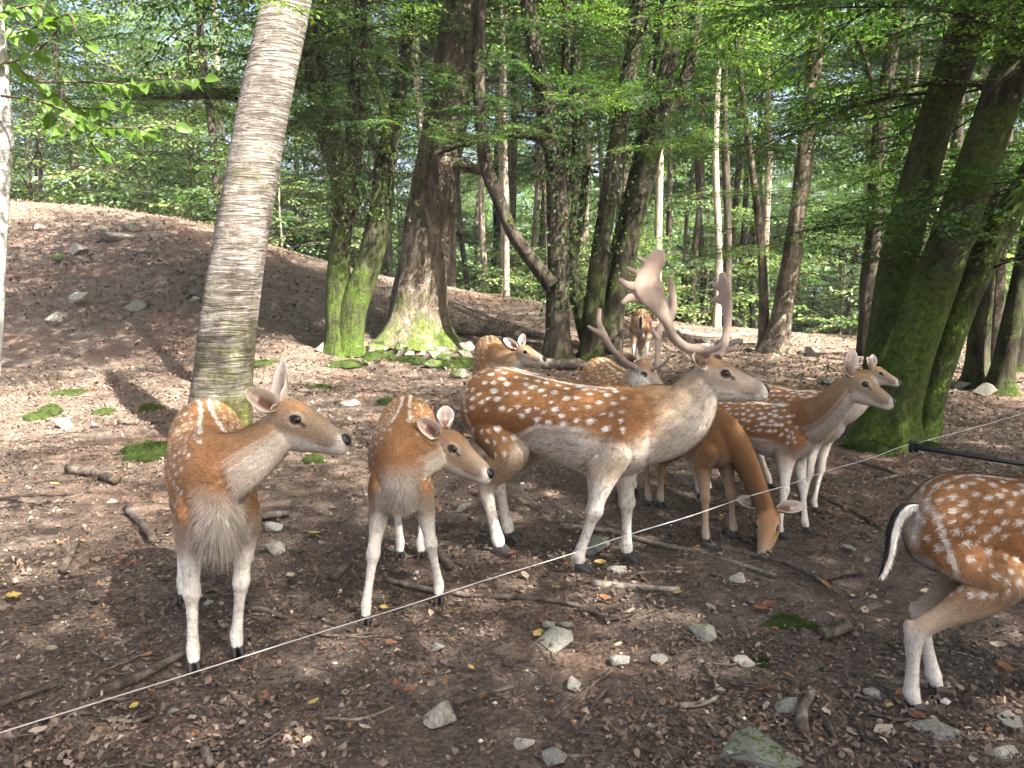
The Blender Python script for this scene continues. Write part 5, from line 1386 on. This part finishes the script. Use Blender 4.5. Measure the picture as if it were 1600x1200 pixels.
for k, (c, u, v, w) in enumerate(spots_l):
    g = gpt(u, v); s = min(.09, w * g.y / F * .9)
    o = bpy.data.objects.new('fallen_leaf', LEAFK[c][1][k % 3]); link(o)
    o.location = (g.x, g.y, g.z + .016); o.rotation_euler = (rl.normal(0, .22), rl.normal(0, .22), rl.uniform(0, 6.28)); o.scale = (s, s, s)
    tag(o, LEAFK[c][2], 'leaf', LEAFK[c][3])
# moss cushions
M['moss'] = mat_vcol('moss', .95, .1, bump=.6, bscale=160, var=.3, vscale=30)
def moss_mesh(seed, blades=1800):
    rg = np.random.default_rng(seed); nu, nv = 18, 8; V, q, c = [], [], []
    for i in range(nv + 1):
        ph = i / nv * math.pi / 2
        for j in range(nu):
            a = j / nu * 2 * math.pi
            r = (1 + .22 * math.sin(a * 3 + seed) + .15 * math.sin(a * 5 - seed * 2) + .10 * math.sin(a * 8 + seed * 3)) * math.cos(ph)
            V.append((r * math.cos(a), r * math.sin(a), (math.sin(ph) - .12) * (1 + .12 * math.sin(a * 4 + ph * 5 + seed)))); c.append((.034, .050, .012))
    for i in range(nv):
        for j in range(nu): q.append((i * nu + j, i * nu + (j + 1) % nu, (i + 1) * nu + (j + 1) % nu, (i + 1) * nu + j))
    V = np.array(V); c = np.array(c) * rg.uniform(.7, 1.3, len(V))[:, None]
    i = rg.integers(0, len(V), blades); p = V[i] * rg.uniform(.96, 1.0, blades)[:, None] + rg.normal(0, .10, (blades, 3)) * np.array([1, 1, .4]); n = norm(V[i] * np.array([1, 1, 1.5]) + rg.normal(0, .5, (blades, 3)))
    w = norm(np.cross(n, rg.normal(0, 1, (blades, 3)))) * .022
    B = np.stack([p - w, p + w, p + n * rg.uniform(.06, .14, blades)[:, None]], 1).reshape(-1, 3)
    cb = np.repeat(np.array([.060, .085, .018]) * rg.uniform(.5, 1.5, blades)[:, None], 3, axis=0)
    T = np.arange(blades * 3).reshape(-1, 3) + len(V)
    return mesh_np('moss_cushion', np.vstack([V, B]), T, np.array(q), np.vstack([c, cb]), M['moss'])
MOSS = [moss_mesh(i) for i in range(4)]
for k, (u, v, w, h, lab) in enumerate([(232, 716, 104, .42, 'large moss hummock at the foot of the leaning trunk'), (490, 722, 40, .55, 'round moss cushion right of the young doe\'s neck'), (606, 630, 40, .35, 'moss cushion behind the fawn\'s back'), (104, 617, 56, .25, 'flat sunlit moss patch in the bright clearing'),
                                       (76, 645, 46, .5, 'mossy hummock beside the flat pale stone'), (52, 655, 40, .5, 'mossy hummock with pale stones beside it'), (160, 646, 40, .35, 'moss on stone at the clearing\'s edge'), (232, 642, 40, .5, 'moss tuft beside the young doe\'s rump'), (410, 570, 46, .3, 'moss patch just past the leaning trunk'), (500, 607, 40, .3, 'sunlit moss patch beyond the young doe\'s ears'),
                                       (705, 572, 96, .25, 'broad moss bank by the mossy stones'), (760, 580, 60, .22, 'moss bank by the spotted doe\'s rump'), (1238, 980, 80, .28, 'moss ridge in front of the grazing doe'), (1196, 1040, 44, .35, 'small moss strip beside the flat white stone'), (1290, 1050, 20, .4, 'tiny moss tuft by the log end'),
                                       (375, 690, 60, .5, 'moss swelling at the leaning trunk\'s root'), (1370, 705, 90, .3, 'moss skirt at the foot of the mossy clump'), (1440, 700, 70, .3, 'moss apron under the black pole'), (590, 560, 70, .3, 'moss over stones between twin tree and big tree'), (640, 566, 60, .3, 'moss under the big tree\'s roots'), (540, 572, 60, .28, 'moss at the foot of the twin tree'), (300, 467, 26, .5, 'mossy lump on the bank'), (215, 478, 40, .35, 'dark moss on the bank')]):
    g = gpt(u, v); r = w * .5 * g.y / F
    o = bpy.data.objects.new('moss_cushion', MOSS[k % 4]); link(o); o.location = (g.x, g.y + r * .3, g.z); o.rotation_euler = (0, 0, k * 1.3); o.scale = (r, r * .75, r * h * 1.1)
    tag(o, lab, 'moss')

# ------------------------------------------------------------------ rope and pole
M['rope'] = mat_plain('rope_fibre', (.42, .40, .375), .8, .2)
M['black'] = mat_plain('black_plastic', (.012, .012, .013), .4, .4)
def tube_obj(name, path, r, mat, parent=None, seg=8, taper=False):
    path = np.array(path, dtype=float); T = norm(np.gradient(path, axis=0)); V = []
    for i, (p, t) in enumerate(zip(path, T)):
        a = norm(np.cross(t, np.array([.02, .01, 1.]))); b = np.cross(t, a); rr = r if np.isscalar(r) else r[i]
        for j in range(seg): an = j * 2 * math.pi / seg; V.append(p + (a * math.cos(an) + b * math.sin(an)) * rr)
    n = len(path); q = [(i * seg + j, i * seg + (j + 1) % seg, (i + 1) * seg + (j + 1) % seg, (i + 1) * seg + j) for i in range(n - 1) for j in range(seg)]
    V += [path[0], path[-1]]
    t = [(n * seg, (j + 1) % seg, j) for j in range(seg)] + [(n * seg + 1, (n - 1) * seg + j, (n - 1) * seg + (j + 1) % seg) for j in range(seg)]
    return obj(name, mesh_np(name, np.array(V), t, np.array(q), None, mat), parent)
RA, RB, RC = np.array(at(-80, 1170, 1.60)), np.array(at(1424, 694, 3.90)), np.array(at(1680, 618, 5.3))
def rope(A, B, sag, n, ph): return [A * (1 - t) + B * t - np.array([0, 0, 1]) * (sag * 4 * t * (1 - t)) + np.array([0, 0, .004 * math.sin(t * 40 + ph) * t]) for t in np.linspace(0, 1, n)]
o = tube_obj('fence_rope', rope(RA, RB, .006, 90, 0) + rope(RB, RC, .015, 40, 1)[1:], .0017, M['rope'])
tag(o, 'thin white rope stretched low across in front of the deer', 'rope')
pr = empty('fence_pole', (RB[0], RB[1], RB[2] - .012)); tag(pr, 'thin black pole with a rope clamp on its tip, held level above the ground', 'pole')
PB = np.array(at(1720, 742, 3.72)); PO = np.array(pr.location)
tube_obj('pole', [PO * 0, (PB - PO) * .5 + np.array([0, 0, -.004]), PB - PO], .0125, M['black'], pr)
PE = PB - PO
tube_obj('post', [PE + np.array([0, 0, .10]), np.array([PE[0], PE[1], gz(PB[0], PB[1]) - PO[2] - .1])], .03, M['black'], pr)
for dx, l in ((0.0, .032), (.028, .028)):
    tube_obj('clamp', [(dx, 0, -l), (dx, 0, -l * .5), (dx, 0, l * .5), (dx, 0, l)], [.009, .013, .013, .009], M['black'], pr)
tube_obj('clamp_arm', [(-.02, -.01, .02), (.05, -.01, .018)], .007, M['black'], pr)

# ------------------------------------------------------------------ sunlit branch close by on the left
NB = 3.3
nr = px_rows([(-60, 980, 44), (-48, 880, 38), (-28, 700, 34), (-12, 500, 32), (-8, 400, 30), (-4, 300, 32), (0, 220, 34), (-4, 120, 30), (-14, 0, 28), (-30, -200, 24), (-50, -460, 16)], NB)
nr[0] = (nr[0][0], nr[0][1], gz(nr[0][0], nr[0][1]) - .05, nr[0][3])
nt_root = tree('near_birch', 'white-barked young tree in full sun with a spray of bright leaves', [nr], M['bark_white'], crown=tiers(0, .86, 1, 2, .5, .5), flare=.2, seg=16, moss=(0, 1))
b0 = np.array(nr[0][:3])
def leaf_mesh(seed):
    rg = np.random.default_rng(seed); V, q = [], []
    n = 7
    for i in range(n):
        t = i / (n - 1); w = (math.sin(math.pi * t ** .75) ** .9) * .34 * (1 - .15 * t) + .004
        for s in (-1, -.5, 0, .5, 1): V.append((t, s * w, .22 * abs(s) * w - .35 * t * t * .5 + .02 * math.sin(t * 9 + s * 3)))
    for i in range(n - 1):
        for j in range(4): a = i * 5 + j; q.append((a, a + 1, a + 6, a + 5))
    c = np.tile(np.array([.11, .20, .035]) * (1 + .2 * rg.normal()), (len(V), 1))
    return mesh_np('leaf', np.array(V), None, np.array(q), c, M['leaf'])
LEAF = [leaf_mesh(i) for i in range(5)]
rn = np.random.default_rng(31)
for k, pts in enumerate([[(2, 92), (60, 128), (118, 168), (176, 196), (236, 206)], [(-4, 60), (50, 44), (110, 22), (180, 26)], [(2, 150), (70, 160), (120, 190), (152, 236), (172, 238)], [(60, 128), (130, 128), (190, 132), (250, 124), (326, 122)], [(118, 168), (160, 170), (200, 160)],
                         [(110, 22), (120, 50), (140, 70)], [(-2, 100), (40, 90), (80, 60), (100, 30)], [(70, 160), (90, 190), (104, 210)], [(0, 20), (40, 10), (70, 8)], [(120, 190), (170, 200), (280, 196)]]):
    path = [np.array(at(u, v, NB + .12 * math.sin(k * 2 + i * .7))) - b0 for i, (u, v) in enumerate(pts)]
    C = catmull(np.array(path), 5)
    br = tube_obj('branch', C, list(np.linspace(.006, .0018, len(C))), M['bark'], nt_root, 5)
    ln = np.linalg.norm(np.diff(C, axis=0), axis=1).sum(); n = int(ln / .030)
    for i in range(n):
        t = (i + .5 + .4 * rn.random()) / n * (len(C) - 1); a = int(t)
        if t / (len(C) - 1) < .12 and k < 4: continue
        p = C[a] * (1 - t + a) + C[min(a + 1, len(C) - 1)] * (t - a); d = norm(C[min(a + 1, len(C) - 1)] - C[a] + 1e-9)
        D = norm(d * .6 + np.array([rn.normal(0, .7), rn.normal(0, .8), -.45 + rn.normal(0, .3)])); Nn = norm(np.array([.3, -.5, .8]) + rn.normal(0, .45, 3)); Nn = norm(Nn - D * np.dot(Nn, D)); S = np.cross(Nn, D)
        o = bpy.data.objects.new('leaf', LEAF[int(rn.integers(0, 5))])
        mt = Matrix(((D[0], S[0], Nn[0], p[0]), (D[1], S[1], Nn[1], p[1]), (D[2], S[2], Nn[2], p[2]), (0, 0, 0, 1)))
        s = rn.uniform(.052, .082); link(o, br); o.matrix_basis = mt @ Matrix.Scale(s, 4)
# ------------------------------------------------------------------ thin sunlit woodland air
def build_haze():
    x0, x1, y0, y1, z0, z1 = -165., 165., -18., 205., -11.5, 24.0
    V = np.array([(x, y, z) for z in (z0, z1) for y in (y0, y1) for x in (x0, x1)])
    q = np.array([(0, 2, 3, 1), (4, 5, 7, 6), (0, 1, 5, 4), (1, 3, 7, 5), (3, 2, 6, 7), (2, 0, 4, 6)])
    m = bpy.data.materials.new('woodland_air'); m.use_nodes = True; nt = m.node_tree; nt.nodes.clear()
    out = nt.nodes.new('ShaderNodeOutputMaterial'); v = nt.nodes.new('ShaderNodeVolumePrincipled')
    v.inputs['Color'].default_value = (.92, .96, 1.0, 1); v.inputs['Density'].default_value = HAZE; v.inputs['Anisotropy'].default_value = 0.0
    nt.links.new(v.outputs[0], out.inputs['Volume'])
    o = obj('haze', mesh_np('haze', V, None, q, None, m, False)); o['kind'] = 'stuff'; o['label'] = 'thin pale air that softens the far wood'
HAZE = 0.0008
build_haze()
